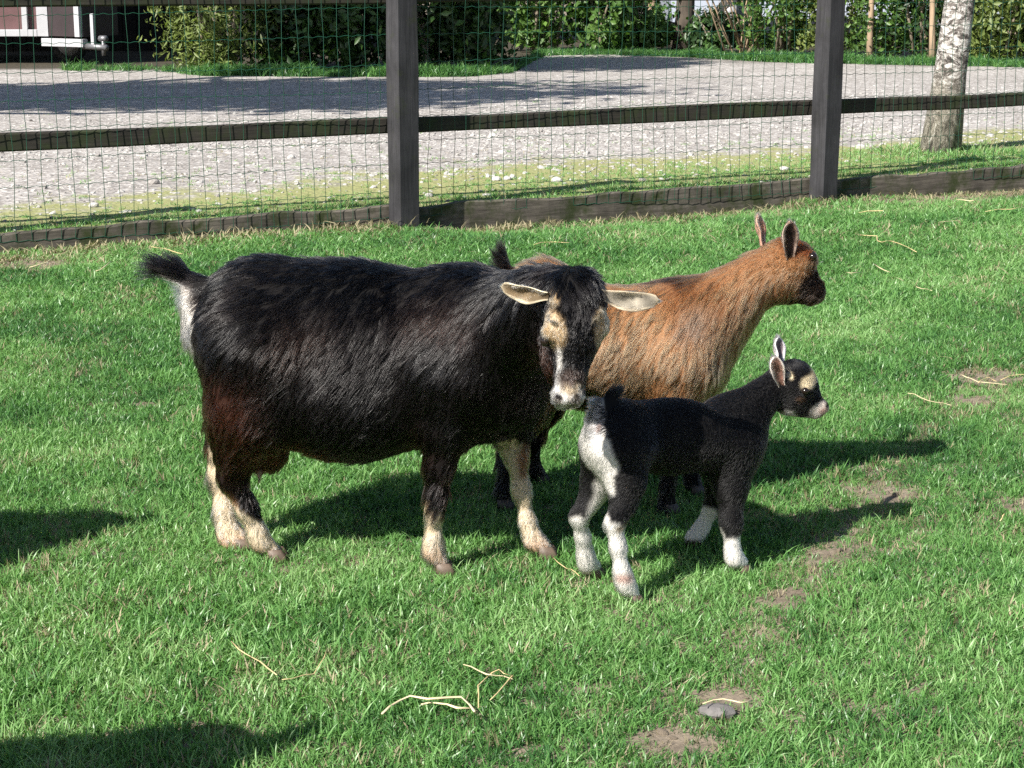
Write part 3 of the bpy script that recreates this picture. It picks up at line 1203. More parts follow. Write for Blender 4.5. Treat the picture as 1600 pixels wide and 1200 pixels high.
def finish(g, name, label, group, base, h, coat, coat_layers, len0, len_layers, flow0, flow_layers, n, clump, per, lift, rad, seed, hooves, heading, hoof_size, hoof_mat, eyes, ears, dens_layers=None, jitter=0.006, curl=0.25, mottled=None, erode=0.006, lift_layers=(), messy=0.10):
    root = link(name, None, loc=tuple(base))
    tag(root, label, 'goat', group)
    off = np.array(base)
    V, Q = surface(g.prims, h, erode)

    def colf(P):
        c = field(coat, coat_layers, P, jitter, seed)
        if mottled:
            w = smooth(0.42, 0.62, fbm(P * np.array([1, 1, 0.6]), 16, seed + 77))[:, None] * mottled[0]
            lum = c.max(1)[:, None]
            w = w * (lum < 0.2 if mottled[2] else lum > 0.1)
            c = c * (1 - w) + c * np.array(mottled[1]) * w
        return c
    lenf = lambda P: field([len0], len_layers, P)[:, 0]
    flowf = lambda P: norm(field(flow0, flow_layers, P))
    densf = (lambda P: field([1.0], dens_layers, P)[:, 0]) if dens_layers else None
    me = fast_mesh('body', V - off, Q, 4, MAT['hide'], True)
    colour_mesh(me, colf(V) * 0.6)
    link('body', me, root)
    pts, rr, cc = make_fur(V, Q, n, lenf, flowf, colf, densf, clump, per, (lambda P: field([lift], lift_layers, P)[:, 0]), rad, seed, curl=curl, messy=messy)
    allp, allr, allc = [pts], [rr], [cc]
    for (eb, et, ef, ew, cup, cin, cout, crim, bend, bow) in ears:
        EV, EQ, info = ear_shell(eb, et, ef, ew, cup, bend=bend, bow=bow)
        rim = smooth(0.62, 0.95, info[:, 1])[:, None]
        tt = info[:, 2][:, None]
        core = np.where(info[:, 0:1] > 0, np.array(cin) * (1 - 0.25 * (1 - tt)), np.array(cout))
        ec = core * (1 - rim) + np.array(crim) * rim
        ec = ec * np.clip(0.1 + 1.75 * fbm(EV, 90, seed + 3), 0.25, 1.5)[:, None]
        ec = ec * (1 - 0.45 * smooth(0.3, 0.0, tt) * (1 - rim))
        em = fast_mesh('ear', EV - off, EQ, 4, MAT['hide'], True)
        colour_mesh(em, ec)
        link('ear', em, root)
        kd = kdtree.KDTree(len(EV))
        for i, p in enumerate(EV):
            kd.insert(p, i)
        kd.balance()
        edir = norm((np.array(et) - np.array(eb))[None])[0]
        ep, er, e_c = make_fur(EV, EQ, 2600, lambda P: np.full(len(P), 0.010), lambda P: np.tile(edir, (len(P), 1)), lambda P: ec[np.array([kd.find(q)[1] for q in P])], None, 0.35, 12, 0.3, rad * 0.8, seed + 5)
        allp.append(ep)
        allr.append(er)
        allc.append(e_c)
    hair_curves('fur', np.concatenate(allp) - off, np.concatenate(allr), np.concatenate(allc), MAT['fur' if name == 'black_goat' else 'kid_fur'], root)
    for f in hooves:
        make_hoof(root, f, heading, hoof_size, hoof_mat)
    for (ep, er) in eyes:
        make_eye(root, ep, er, MAT['eye'])
    return root


def E(g, u, v, ru, rv, ry, dy=0.0, rot=0.0):
    return g.ell(u, v, ru, rv, ry, dy, rot)


# ---- black nanny goat, in profile with her head turned to the camera
g = Goat(lambda u: 3.08 - 0.000135 * (u - 400))
dh = -0.27
g.add(E(g, 405, 510, 100, 113, 0.105), 0.05)
g.add(E(g, 545, 559, 170, 159, 0.135), 0.08)
g.add(E(g, 560, 614, 140, 92, 0.125), 0.06)
g.add(E(g, 720, 550, 112, 142, 0.112), 0.08)
g.add(E(g, 788, 600, 70, 80, 0.10, -0.03), 0.06)
g.add(g.cone((735, 548, 0, 110), (848, 502, dh + 0.13, 72)), 0.06)
g.add(g.cone((770, 500, 0, 58), (868, 460, dh + 0.07, 48)), 0.05)
# haunches
for dy in (-0.062, 0.062):
    g.add(g.cone((398, 545, dy, 84), (388, 648, dy, 62)), 0.06)
nh, f1 = leg(g, [(388, 650, 58), (372, 700, 38), (362, 745, 25), (386, 795, 19), (402, 832, 17), (408, 848, 18)], -0.065, (430, 878))
fh, f2 = leg(g, [(380, 650, 55), (360, 700, 36), (347, 742, 24), (352, 800, 20), (358, 832, 20), (362, 845, 20)], 0.06, (378, 861))
nf, f3 = leg(g, [(716, 585, 72), (698, 665, 42), (688, 722, 27), (682, 768, 21), (679, 800, 17), (677, 845, 16.5), (677, 864, 19)], -0.075, (692, 900))
ff, f4 = leg(g, [(785, 600, 60), (798, 668, 34), (806, 710, 22), (815, 768, 17), (824, 815, 15), (834, 845, 19)], 0.05, (852, 874))
# udder and teat
g.add(E(g, 420, 705, 36, 36, 0.055, 0.0), 0.03)
g.add(g.cone((408, 720, -0.05, 12), (405, 756, -0.06, 8)), 0.012)
# tail
g.add(g.cone((318, 446, 0, 20), (285, 432, 0, 12)), 0.02)
g.add(g.cone((285, 432, 0, 11), (240, 418, 0, 8)), 0.015)
g.add(g.cone((300, 470, 0, 22), (305, 520, 0, 22)), 0.04)
# head
g.add(E(g, 899, 470, 50, 60, 0.060, dh + 0.025, 4), 0.03)
g.add(E(g, 899, 508, 47, 44, 0.050, dh, 6), 0.03)
g.add(g.cone((897, 540, dh - 0.004, 37), (888, 612, dh - 0.022, 28)), 0.03)
g.add(E(g, 887, 619, 31, 21, 0.03, dh - 0.026), 0.012)
g.add(E(g, 878, 545, 38, 62, 0.045, dh + 0.05, 8), 0.03)
g.add(E(g, 858, 520, 17, 17, 0.022, dh - 0.022), 0.016)
g.add(E(g, 938, 508, 16, 17, 0.022, dh + 0.0), 0.016)
g.add(E(g, 866, 497, 18, 10, 0.016, dh - 0.036), 0.012)
g.add(E(g, 930, 489, 16, 10, 0.016, dh - 0.02), 0.012)
TINT = (0.44, 0.31, 0.175)
paint = [
    (E(g, 378, 640, 62, 92, 0.2), (0.042, 0.017, 0.010), 0.05),
    (E(g, 470, 515, 70, 38, 0.2, rot=-25), (0.013, 0.0085, 0.007), 0.045),
    (E(g, 465, 700, 80, 26, 0.2), (0.06, 0.024, 0.013), 0.03),
    (E(g, 705, 480, 60, 26, 0.2), (0.015, 0.009, 0.0075), 0.04),
    (g.cone((695, 655, -0.05, 52), (690, 760, -0.05, 34)), (0.04, 0.017, 0.010), 0.025),
    (E(g, 858, 585, 40, 50, 0.05, dh + 0.05), (0.03, 0.014, 0.009), 0.03),
    (E(g, 288, 503, 36, 60, 0.09), WHITE, 0.008),
    (g.cone((292, 545, 0, 26), (316, 640, 0, 12)), WHITE, 0.006),
    (g.cone((318, 620, 0, 14), (332, 715, 0, 12)), (0.62, 0.54, 0.44), 0.006),
    (g.slab((340, 765, 24), (410, 872, 62)), CREAM, 0.006),
    (g.slab((328, 716, 10), (340, 775, 26)), CREAM, 0.006),
    (E(g, 362, 770, 12, 14, 0.12, -0.02), (0.55, 0.3, 0.16), 0.012),
    (E(g, 378, 855, 60, 16, 0.14, -0.02), (0.68, 0.45, 0.31), 0.012),
    (g.slab((676, 800, 28), (680, 900, 50)), CREAM, 0.006),
    (g.slab((662, 762, 9), (668, 800, 14)), CREAM, 0.006),
    (E(g, 684, 872, 30, 22, 0.14, -0.08), (0.70, 0.50, 0.36), 0.014),
    (g.slab((795, 700, 20), (838, 850, 40)), CREAM, 0.006),
    (E(g, 818, 712, 8, 30, 0.1, 0.05), (0.25, 0.12, 0.06), 0.008),
    (E(g, 845, 852, 30, 22, 0.14, 0.04), (0.66, 0.45, 0.31), 0.014),
    (E(g, 405, 752, 14, 20, 0.05, -0.06), (0.4, 0.26, 0.22), 0.004),
    # face: pale patch over each eye, stripe down the side, pale muzzle
    (E(g, 864, 518, 20, 32, 0.05, dh - 0.04, -6), TINT, 0.005),
    (E(g, 862, 500, 14, 10, 0.05, dh - 0.05), (0.72, 0.55, 0.37), 0.008),
    (E(g, 941, 508, 12, 36, 0.05, dh - 0.02), TINT, 0.005),
    (E(g, 866, 468, 10, 12, 0.04, dh - 0.03), TINT, 0.004),
    (E(g, 849, 534, 9, 6, 0.05, dh - 0.04), (0.02, 0.015, 0.01), 0.003),
    (g.cone((868, 552, dh - 0.04, 9), (864, 612, dh - 0.04, 9)), WHITE, 0.004),
    (E(g, 884, 625, 28, 20, 0.07, dh - 0.03), WHITE, 0.004),
    (E(g, 893, 607, 18, 13, 0.05, dh - 0.05), (0.5, 0.40, 0.28), 0.006),
    (E(g, 893, 590, 20, 14, 0.05, dh - 0.04), (0.045, 0.03, 0.025), 0.007),
    (E(g, 901, 627, 13, 10, 0.05, dh - 0.05), (0.18, 0.15, 0.12), 0.006),
    (E(g, 874, 622, 6.5, 5, 0.06, dh - 0.05, 25), (0.012, 0.009, 0.008), 0.002),
    (E(g, 901, 621, 5, 4.5, 0.06, dh - 0.05, -25), (0.012, 0.009, 0.008), 0.002),
    (g.slab((876, 634, 1.6), (903, 635, 1.6), 0.08, dh - 0.04), (0.05, 0.035, 0.03), 0.0015),
]
HEADV = E(g, 895, 535, 66, 110, 0.13, dh)
lens = [
    (g.cone((370, 700, -0.02, 55), (400, 860, -0.02, 70)), [0.010], 0.02),
    (g.cone((690, 700, 0, 60), (690, 880, -0.05, 60)), [0.011], 0.025),
    (g.cone((805, 690, 0.05, 50), (838, 860, 0.04, 50)), [0.010], 0.02),
    (HEADV, [0.0075], 0.02),
    (E(g, 905, 440, 40, 34, 0.07, dh), [0.026], 0.02),
    (E(g, 918, 480, 20, 24, 0.04, dh - 0.05), [0.022], 0.012),
    (E(g, 245, 425, 62, 28, 0.08), [0.058], 0.015),
    (E(g, 285, 500, 26, 60, 0.08), [0.030], 0.01),
    (E(g, 405, 750, 16, 24, 0.06, -0.06), [0.003], 0.006),
    (E(g, 440, 712, 60, 26, 0.2), [0.018], 0.02),
]
flow = [
    (g.cone((380, 680, 0, 70), (400, 880, 0, 70)), (-0.1, 0, -1), 0.03),
    (g.cone((700, 660, 0, 90), (690, 880, 0, 80)), (-0.12, 0, -1), 0.03),
    (g.cone((810, 690, 0, 50), (838, 880, 0, 60)), (-0.1, 0, -1), 0.03),
    (E(g, 390, 450, 110, 60, 0.2), (-0.85, 0, -0.5), 0.05),
    (E(g, 255, 428, 70, 34, 0.1), (-1.0, 0, 0.28), 0.015),
    (E(g, 285, 510, 30, 60, 0.1), (-0.35, 0, -0.9), 0.015),
    (HEADV, (-0.1, -0.15, -1), 0.02),
    (E(g, 915, 440, 40, 34, 0.07, dh), (0.35, -0.6, -0.8), 0.02),
    (E(g, 790, 540, 80, 120, 0.2), (-0.25, 0, -1), 0.05),
]
dens = [(HEADV, [2.3], 0.02), (g.cone((370, 740, 0, 55), (400, 860, 0, 70)), [1.9], 0.02), (g.cone((690, 740, 0, 60), (690, 880, -0.05, 60)), [1.9], 0.02),
        (g.cone((805, 690, 0.05, 50), (838, 860, 0.04, 50)), [1.9], 0.02), (E(g, 250, 425, 56, 28, 0.08), [3.2], 0.02)]
G1 = g
eb1, et1 = g.p(857, 462, dh - 0.01), g.p(783, 447, dh + 0.015)
eb2, et2 = g.p(934, 458, dh + 0.01), g.p(1030, 469, dh + 0.03)
EARC = (0.72, 0.66, 0.53)
ears = [
    (eb1, et1, (0.1, -1.0, -0.25), metre(33, eb1), 0.5, (0.17, 0.125, 0.075), (0.45, 0.37, 0.26), (0.55, 0.48, 0.35), None, -0.06),
    (eb2, et2, (0.1, -0.95, 0.05), metre(34, eb2), 0.42, (0.28, 0.25, 0.2), (0.45, 0.37, 0.26), (0.55, 0.46, 0.33), None, 0.07),
]
base = (f1 + f2 + f3 + f4) / 4
base[2] = 0
finish(g, 'black_goat', 'black adult goat with cream lower legs, head lowered towards the viewer', None, base, 0.0055, BLACK, paint, 0.033, lens, (-0.55, 0, -0.85), flow, 130000, 0.66, 17, 0.19, 0.00034, 11,
       (f1, f2, f3, f4), (1, 0.0), 0.033, MAT['hoof'], [(g.p(853, 533, dh - 0.022), 0.0085), (g.p(940, 520, dh - 0.002), 0.0085)], ears, dens, mottled=(0.15, (2.0, 1.2, 0.9), True), curl=0.15, messy=0.07, lift_layers=[(E(g, 245, 425, 62, 28, 0.08), [0.5], 0.015), (E(g, 285, 505, 30, 60, 0.08), [0.25], 0.01)])

# ---- brown young goat behind her, in profile
g = Goat(lambda u: 3.42 - 0.0001 * (u - 900))
g.add(E(g, 850, 498, 80, 98, 0.085), 0.05)
g.add(E(g, 955, 545, 130, 104, 0.108), 0.06)
g.add(E(g, 1058, 545, 84, 100, 0.095), 0.06)
g.add(g.cone((1074, 512, 0, 71), (1184, 428, 0.0, 38)), 0.06)
g.add(g.cone((1085, 540, 0, 52), (1186, 446, 0.0, 31)), 0.05)
b1, h1 = leg(g, [(845, 560, 62), (825, 630, 42), (800, 690, 20), (792, 720, 15), (789, 760, 14)], -0.05, (786, 797))
b2, h2 = leg(g, [(850, 560, 62), (845, 620, 42), (838, 670, 19), (832, 690, 14), (836, 735, 14)], 0.05, (843, 756))
b3, h3 = leg(g, [(1062, 580, 55), (1054, 655, 32), (1048, 715, 20), (1044, 750, 15), (1042, 780, 15)], -0.055, (1046, 804))
b4, h4 = leg(g, [(1075, 580, 52), (1075, 650, 28), (1078, 700, 18), (1080, 735, 14), (1082, 755, 14)], 0.05, (1086, 774))
g.add(g.cone((800, 436, 0, 15), (782, 396, 0, 7)), 0.02)
# head
g.add(E(g, 1229, 408, 44, 42, 0.042), 0.03)
g.add(g.cone((1238, 425, 0, 37), (1268, 450, 0, 23)), 0.03)
g.add(E(g, 1276, 455, 17, 18, 0.024), 0.014)
g.add(g.cone((1222, 448, 0, 30), (1265, 464, 0, 14)), 0.025)
g.add(E(g, 1262, 398, 14, 13, 0.05), 0.02)
RB = (0.33, 0.172, 0.084)
paint = [
    (E(g, 985, 500, 110, 60, 0.25), (0.38, 0.2, 0.098), 0.05),
    (E(g, 1090, 470, 60, 40, 0.25), (0.25, 0.112, 0.048), 0.04),
    (g.cone((1150, 440, 0, 40), (1190, 400, 0, 30)), (0.26, 0.115, 0.048), 0.03),
    (E(g, 1082, 488, 26, 18, 0.3, rot=-40), (0.29, 0.19, 0.13), 0.03),
    (E(g, 1255, 378, 36, 24, 0.08), (0.19, 0.07, 0.03), 0.015),
    (E(g, 1080, 615, 100, 45, 0.2), (0.29, 0.15, 0.072), 0.04),
    (E(g, 930, 660, 110, 34, 0.25), (0.03, 0.016, 0.010), 0.025),
    (g.cone((960, 436, 0, 7), (1062, 440, 0, 8)), (0.05, 0.03, 0.022), 0.008),
    (g.slab((1060, 436, 8), (1142, 396, 10)), (0.014, 0.010, 0.009), 0.010),
    (g.cone((1128, 402, 0, 9), (1190, 372, 0, 10)), (0.09, 0.035, 0.018), 0.010),
    (E(g, 780, 402, 34, 36, 0.06), (0.012, 0.010, 0.010), 0.01),
    (g.slab((815, 690, 50), (815, 800, 90)), BLACK, 0.02),
    (g.slab((1060, 690, 60), (1060, 810, 90)), BLACK, 0.02),
    (E(g, 1276, 450, 34, 34, 0.08, rot=30), (0.024, 0.016, 0.012), 0.010),
    (E(g, 1272, 404, 10, 9, 0.08), (0.03, 0.018, 0.012), 0.006),
    (g.cone((1270, 408, 0, 6), (1278, 440, 0, 8)), (0.04, 0.022, 0.014), 0.006),
    (E(g, 1250, 470, 26, 10, 0.08), (0.04, 0.024, 0.015), 0.010),
]
HEADV = g.cone((1228, 410, 0, 48), (1275, 452, 0, 34))
lens = [(g.cone((800, 680, 0, 50), (800, 800, 0, 80)), [0.010], 0.02), (g.cone((1060, 680, 0, 60), (1060, 810, 0, 80)), [0.010], 0.02), (HEADV, [0.008], 0.015),
        (E(g, 782, 396, 30, 38, 0.06), [0.042], 0.01), (E(g, 1218, 450, 30, 34, 0.06), [0.016], 0.012)]
flow = [(g.cone((1090, 520, 0, 90), (1180, 430, 0, 60)), (-0.42, 0, -0.9), 0.04), (HEADV, (-0.85, 0, -0.3), 0.02), (E(g, 1215, 455, 36, 40, 0.1), (-0.3, 0, -1), 0.02),
        (E(g, 782, 402, 26, 34, 0.06), (0.15, 0, 1.0), 0.012), (E(g, 855, 440, 80, 40, 0.2), (-0.8, 0, -0.4), 0.04),
        (g.cone((800, 660, 0, 60), (800, 800, 0, 80)), (0, 0, -1), 0.02), (g.cone((1060, 650, 0, 60), (1060, 810, 0, 80)), (0, 0, -1), 0.02)]
dens = [(HEADV, [2.3], 0.02), (E(g, 782, 398, 26, 32, 0.06), [3.0], 0.01)]
eb1, et1 = g.p(1192, 384, 0.03), g.p(1184, 335, 0.045)
eb2, et2 = g.p(1234, 404, -0.036), g.p(1233, 346, -0.06)
ears = [
    (eb1, et1, (0.8, -0.5, 0.1), metre(28, eb1), 0.5, (0.38, 0.21, 0.15), (0.42, 0.24, 0.17), (0.45, 0.27, 0.2), None, 0.0),
    (eb2, et2, (0.35, -0.95, 0.0), metre(31, eb2), 0.55, (0.045, 0.028, 0.024), (0.34, 0.15, 0.07), (0.36, 0.27, 0.22), None, 0.0),
]
base = (h1 + h2 + h3 + h4) / 4
base[2] = 0
finish(g, 'brown_goat', 'brown goat with a dark muzzle standing behind the black goat and the kid', None, base, 0.0055, RB, paint, 0.036, lens, (-0.42, 0, -0.9), flow, 100000, 0.65, 20, 0.17, 0.00035, 21,
       (h1, h2, h3, h4), (1, 0.05), 0.030, MAT['hoof_dark'], [(g.p(1270, 401, -0.036), 0.008)], ears, dens, mottled=(0.15, (0.7, 0.62, 0.55), False), curl=0.15, messy=0.07, lift_layers=[(E(g, 782, 396, 28, 34, 0.06), [0.5], 0.01)])

# ---- black and white kid in front, walking away to the right
g = Goat(lambda u: 2.885 + 0.00079 * (min(max(u, 900), 1200) - 950))
g.add(E(g, 970, 678, 49, 56, 0.052), 0.05)
g.add(E(g, 1048, 682, 96, 63, 0.058), 0.06)
g.add(E(g, 1135, 688, 54, 66, 0.052), 0.04)
g.add(g.cone((1140, 668, 0, 47), (1212, 602, 0.0, 26)), 0.04)
g.add(E(g, 940, 690, 24, 38, 0.045), 0.025)
k1, c1 = leg(g, [(974, 708, 40), (978, 755, 29), (974, 790, 18), (960, 818, 13.5), (966, 855, 11.5), (972, 893, 11.5), (977, 912, 13.5)], -0.045, (990, 945))
k2, c2 = leg(g, [(948, 705, 38), (934, 755, 25), (920, 785, 15), (904, 808, 12.5), (911, 840, 10.5), (915, 866, 11), (918, 882, 12.5)], 0.04, (930, 902))
k3, c3 = leg(g, [(1142, 700, 44), (1142, 765, 24), (1142, 808, 15), (1143, 822, 13.5), (1144, 855, 10), (1147, 874, 12.5)], -0.042, (1160, 897))
k4, c4 = leg(g, [(1126, 700, 40), (1122, 765, 18), (1112, 795, 12), (1096, 825, 10), (1084, 842, 11.5)], 0.04, (1082, 862))
# tail held up
g.add(g.cone((948, 650, 0, 18), (955, 616, 0, 9)), 0.025)
g.add(g.cone((955, 616, 0, 8), (970, 610, 0, 5)), 0.012)
g.add(g.cone((934, 664, -0.005, 14), (937, 628, -0.005, 9)), 0.02)
# head
g.add(E(g, 1240, 598, 36, 38, 0.036), 0.02)
g.add(g.cone((1252, 611, 0, 28), (1279, 633, 0, 13.5)), 0.02)
g.add(E(g, 1285, 636, 11.5, 10, 0.016), 0.010)
g.add(g.cone((1236, 628, 0, 24), (1274, 645, 0, 11)), 0.018)
g.add(E(g, 1257, 604, 12, 10, 0.040), 0.012)
TAN = (0.72, 0.60, 0.40)
PINK = (0.5, 0.33, 0.28)
paint = [
    (E(g, 1050, 690, 140, 110, 0.3), (0.0105, 0.010, 0.0105), 0.01),
    (g.slab((924, 680, 26), (938, 715, 24), 0.12), WHITE, 0.005),
    (g.slab((938, 715, 22), (948, 750, 9), 0.12), WHITE, 0.005),
    (g.slab((944, 745, 14), (928, 800, 12), 0.06, 0.05), (0.62, 0.59, 0.55), 0.006),
    (E(g, 926, 648, 18, 36, 0.06, -0.01), (0.66, 0.65, 0.65), 0.005),
    (g.cone((934, 672, -0.03, 3.5), (940, 632, -0.03, 3.5)), PINK, 0.003),
    (g.slab((958, 836, 22), (984, 940, 58), 0.1, -0.08), WHITE, 0.005),
    (g.slab((942, 816, 10), (950, 836, 14), 0.1, -0.08), WHITE, 0.004),
    (E(g, 968, 822, 8, 6, 0.1, -0.08), (0.28, 0.22, 0.15), 0.004),
    (g.slab((903, 822, 20), (918, 895, 32), 0.1, 0.06), WHITE, 0.005),
    (E(g, 975, 900, 14, 8, 0.1, -0.1), PINK, 0.008),
    (g.slab((1143, 836, 24), (1150, 895, 45), 0.12), WHITE, 0.005),
    (g.slab((1105, 812, 18), (1080, 850, 30), 0.14, 0.05), WHITE, 0.005),
    (E(g, 1082, 858, 20, 9, 0.1, 0.05), (0.05, 0.04, 0.035), 0.005),
    (E(g, 1232, 650, 14, 12, 0.06), (0.7, 0.66, 0.62), 0.006),
    (E(g, 1263, 590, 17, 11, 0.06, rot=-25), TAN, 0.004),
    (g.cone((1270, 603, 0, 6), (1273, 630, 0, 6)), (0.75, 0.67, 0.58), 0.004),
    (E(g, 1280, 636, 17, 12, 0.06), (0.64, 0.56, 0.5), 0.004),
    (E(g, 1288, 640, 9, 6, 0.06), PINK, 0.004),
    (E(g, 1273, 650, 12, 6, 0.06), (0.75, 0.66, 0.6), 0.004),
    (E(g, 1233, 582, 5, 5.5, 0.07), TAN, 0.003),
    (E(g, 1248, 617, 11, 6, 0.06), (0.07, 0.035, 0.02), 0.005),
    (g.cone((1281, 612, 0, 6), (1288, 625, 0, 5)), (0.03, 0.02, 0.02), 0.004),
    (E(g, 1291, 632, 5.5, 4.5, 0.03), (0.03, 0.02, 0.018), 0.003),
    (g.cone((1276, 643, 0, 1.6), (1296, 641, 0, 1.6)), (0.22, 0.11, 0.09), 0.0015),
]
HEADV = g.cone((1242, 600, 0, 44), (1280, 636, 0, 26))
lens = [(HEADV, [0.0045], 0.01), (E(g, 1240, 568, 26, 16, 0.05), [0.011], 0.008), (g.cone((960, 800, -0.05, 30), (975, 920, -0.1, 60)), [0.008], 0.01), (g.cone((905, 800, 0.03, 24), (920, 890, 0.03, 50)), [0.008], 0.01),
        (g.cone((1143, 815, -0.04, 34), (1150, 890, -0.04, 60)), [0.006], 0.01), (E(g, 940, 640, 34, 44, 0.06), [0.022], 0.01), (E(g, 942, 818, 12, 12, 0.1, -0.08), [0.015], 0.006), (E(g, 1282, 642, 12, 12, 0.06), [0.002], 0.006)]
flow = [(HEADV, (-0.8, 0, -0.3), 0.015), (E(g, 1240, 565, 30, 16, 0.05), (-0.2, 0, 1.0), 0.01), (E(g, 930, 645, 20, 40, 0.06), (-0.9, -0.1, 0.35), 0.01), (E(g, 962, 612, 16, 12, 0.06), (0.7, 0, 0.5), 0.01),
        (g.cone((970, 780, 0, 50), (970, 930, 0, 90)), (-0.15, 0, -1), 0.02), (g.cone((1130, 770, 0, 60), (1120, 900, 0, 90)), (-0.1, 0, -1), 0.02)]
dens = [(HEADV, [2.4], 0.015), (E(g, 935, 645, 30, 44, 0.06), [1.6], 0.01)]
eb1, et1 = g.p(1221, 603, -0.030), g.p(1209, 557, -0.052)
eb2, et2 = g.p(1220, 574, 0.026), g.p(1211, 526, 0.045)
ears = [
    (eb1, et1, (0.2, -1.0, 0.0), metre(25, eb1), 0.5, (0.30, 0.16, 0.12), (0.6, 0.56, 0.52), (0.72, 0.66, 0.6), None, 0.0),
    (eb2, et2, (0.75, -0.65, 0.0), metre(30, eb2), 0.55, (0.14, 0.11, 0.12), (0.7, 0.67, 0.65), (0.86, 0.82, 0.8), (0.006, 0, 0), 0.0),
]
base = (c1 + c2 + c3 + c4) / 4
base[2] = 0
finish(g, 'goat_kid', 'small black kid goat with white legs and rump beside the black goat', None, base, 0.004, (0.011, 0.0105, 0.011), paint, 0.0068, lens, (-0.7, -0.1, -0.7), flow, 95000, 0.35, 9, 0.06, 0.00024, 31,
       (c1, c2, c3), (1, 0.45), 0.024, MAT['hoof'], [(g.p(1258, 611, -0.037), 0.0062)], ears, dens, jitter=0.006, messy=0.05, curl=0.09, erode=0.0025)
kid_root = [o for o in COL.objects if o.name.startswith('goat_kid')][0]
make_hoof(kid_root, c4, (0.5, 0.4), 0.022, MAT['hoof_dark'])
# ------------------------------------------------------------------ unseen brown goat copies added outside the frame to cast shadows on the lawn
bg_root = [o for o in COL.objects if o.name.startswith('brown_goat')][0]
for (tx, ty, rz, big) in ((-0.63, 1.86, math.pi + 0.2, 1.25), (-0.93, 2.88, math.pi - 0.12, 1.0)):
    r = bg_root.copy()
    COL.objects.link(r)
    c_, s_n = math.cos(rz), math.sin(rz)
    rump = np.array([-0.27, 0.0]) * big
    r.scale = (big, big, big)
    r.location = (tx - (c_ * rump[0] - s_n * rump[1]), ty - (s_n * rump[0] + c_ * rump[1]), 0)
    r.rotation_euler = (0, 0, rz)
    tag(r, 'large unseen goat copy added to shade the open lawn before the straws' if big > 1 else 'unseen goat copy added to shade the grass behind the black goat', 'goat', 'unseen goat copies added to cast shadows')
    for ch in list(bg_root.children):
        c2_ = ch.copy()
        COL.objects.link(c2_)
        c2_.parent = r

# ------------------------------------------------------------------ planting beyond the yard
def leaves_mesh(name, P, size, mat, rng, up=0.35, aspect=2.0, outward=None, tint=None):
    """folded leaf-shaped faces at P"""
    n = len(P)
    d = rng.normal(0, 1, (n, 3))
    if outward is not None:
        d = d * 0.7 + outward
    d[:, 2] += up
    d = norm(d)
    a = norm(np.cross(d, rng.normal(0, 1, (n, 3))))
    b_ = np.cross(d, a)
    sz = size * rng.uniform(0.6, 1.35, n)[:, None]
    L, W = a * sz, b_ * sz / aspect
    V = np.stack([P - L * 0.5, P + W * 0.5 + d * sz * 0.08, P + L * 0.5 - d * sz * 0.1, P - W * 0.5 + d * sz * 0.08], 1).reshape(-1, 3)
    i = np.arange(n) * 4
    T = np.concatenate([np.stack([i, i + 1, i + 2], 1), np.stack([i, i + 2, i + 3], 1)])
    me = fast_mesh(name, V, T, 3, mat, False)
    tn = np.clip(rng.normal(0.5, 0.2, n), 0, 1) if tint is None else tint
    at_ = me.attributes.new('tint', 'FLOAT', 'POINT')
    at_.data.foreach_set('value', np.repeat(tn, 4).astype(np.float32))
    return me


def clumpy(rng, n, c, r, nclump, tight, low=0.0):
    c, r = np.array(c, float), np.array(r, float)
    k = norm(rng.normal(0, 1, (nclump, 3))) * rng.uniform(0.35, 1.0, nclump)[:, None] ** 0.6
    cc = c + k * r
    cc[:, 2] = np.maximum(cc[:, 2], low)
    j = rng.integers(0, nclump, n)
    sizes = rng.uniform(0.6, 1.5, nclump)
    P = cc[j] + rng.normal(0, 1, (n, 3)) * r * tight * sizes[j][:, None]
    P[:, 2] = np.abs(P[:, 2] - 0.06) + 0.06
    o = norm((P - cc[j]) / r + 0.6 * (P - c) / r)
    ct = rng.normal(0, 0.14, nclump)[j]
    return P, o, np.clip(0.5 + ct + rng.normal(0, 0.16, n), 0, 1)


def bush(name, label, x, y, rx, ry, h, n, leaf, mat, seed, stems=6, aspect=2.0, nclump=60, tight=0.16, group='bushes beyond the yard', twig=None):
    rng = np.random.default_rng(seed)
    root = link(name, None, loc=(x, y, OUT_Z))
    tag(root, label, 'bush', group)
    mb = MB()
    for i in range(stems):
        a = rng.uniform(0, 6.28)
        tip = np.array([math.cos(a) * rx * 0.8, math.sin(a) * ry * 0.8, h * rng.uniform(0.6, 0.95)])
        b0 = np.array([rng.normal(0, rx * 0.15), rng.normal(0, ry * 0.15), -0.05])
        pts = [b0 + (tip - b0) * t + np.array([rng.normal(0, 0.03), rng.normal(0, 0.03), 0]) * (t > 0) for t in (0, 0.3, 0.6, 1)]
        mb.tube(pts, [0.02, 0.016, 0.011, 0.004], 6)
        for q in range(3):
            p0 = pts[1] + (pts[3] - pts[1]) * rng.uniform(0, 0.8)
            p1 = p0 + np.array([rng.normal(0, rx * 0.35), rng.normal(0, ry * 0.35), rng.uniform(0.05, 0.4)])
            mb.tube([p0, (p0 + p1) / 2 + np.array([0, 0, 0.03]), p1], [0.008, 0.006, 0.002], 5)
    mb.build('stem', twig or MAT['twig'], root, True)
    P, o, tn = clumpy(rng, n, (0, 0, h * 0.48), (rx, ry, h * 0.52), nclump, tight)
    link('foliage', leaves_mesh('foliage', P, leaf, mat, rng, outward=o, aspect=aspect, tint=tn), root)
    return root


def gx(u, Y):
    return (u - 800) / FPX * (Y * CP + (CAM_H - 0.3) * SP)


def bush_at(u, Y, wpx, *a, **k):
    rx = wpx / 2 / FPX * Y
    return rx


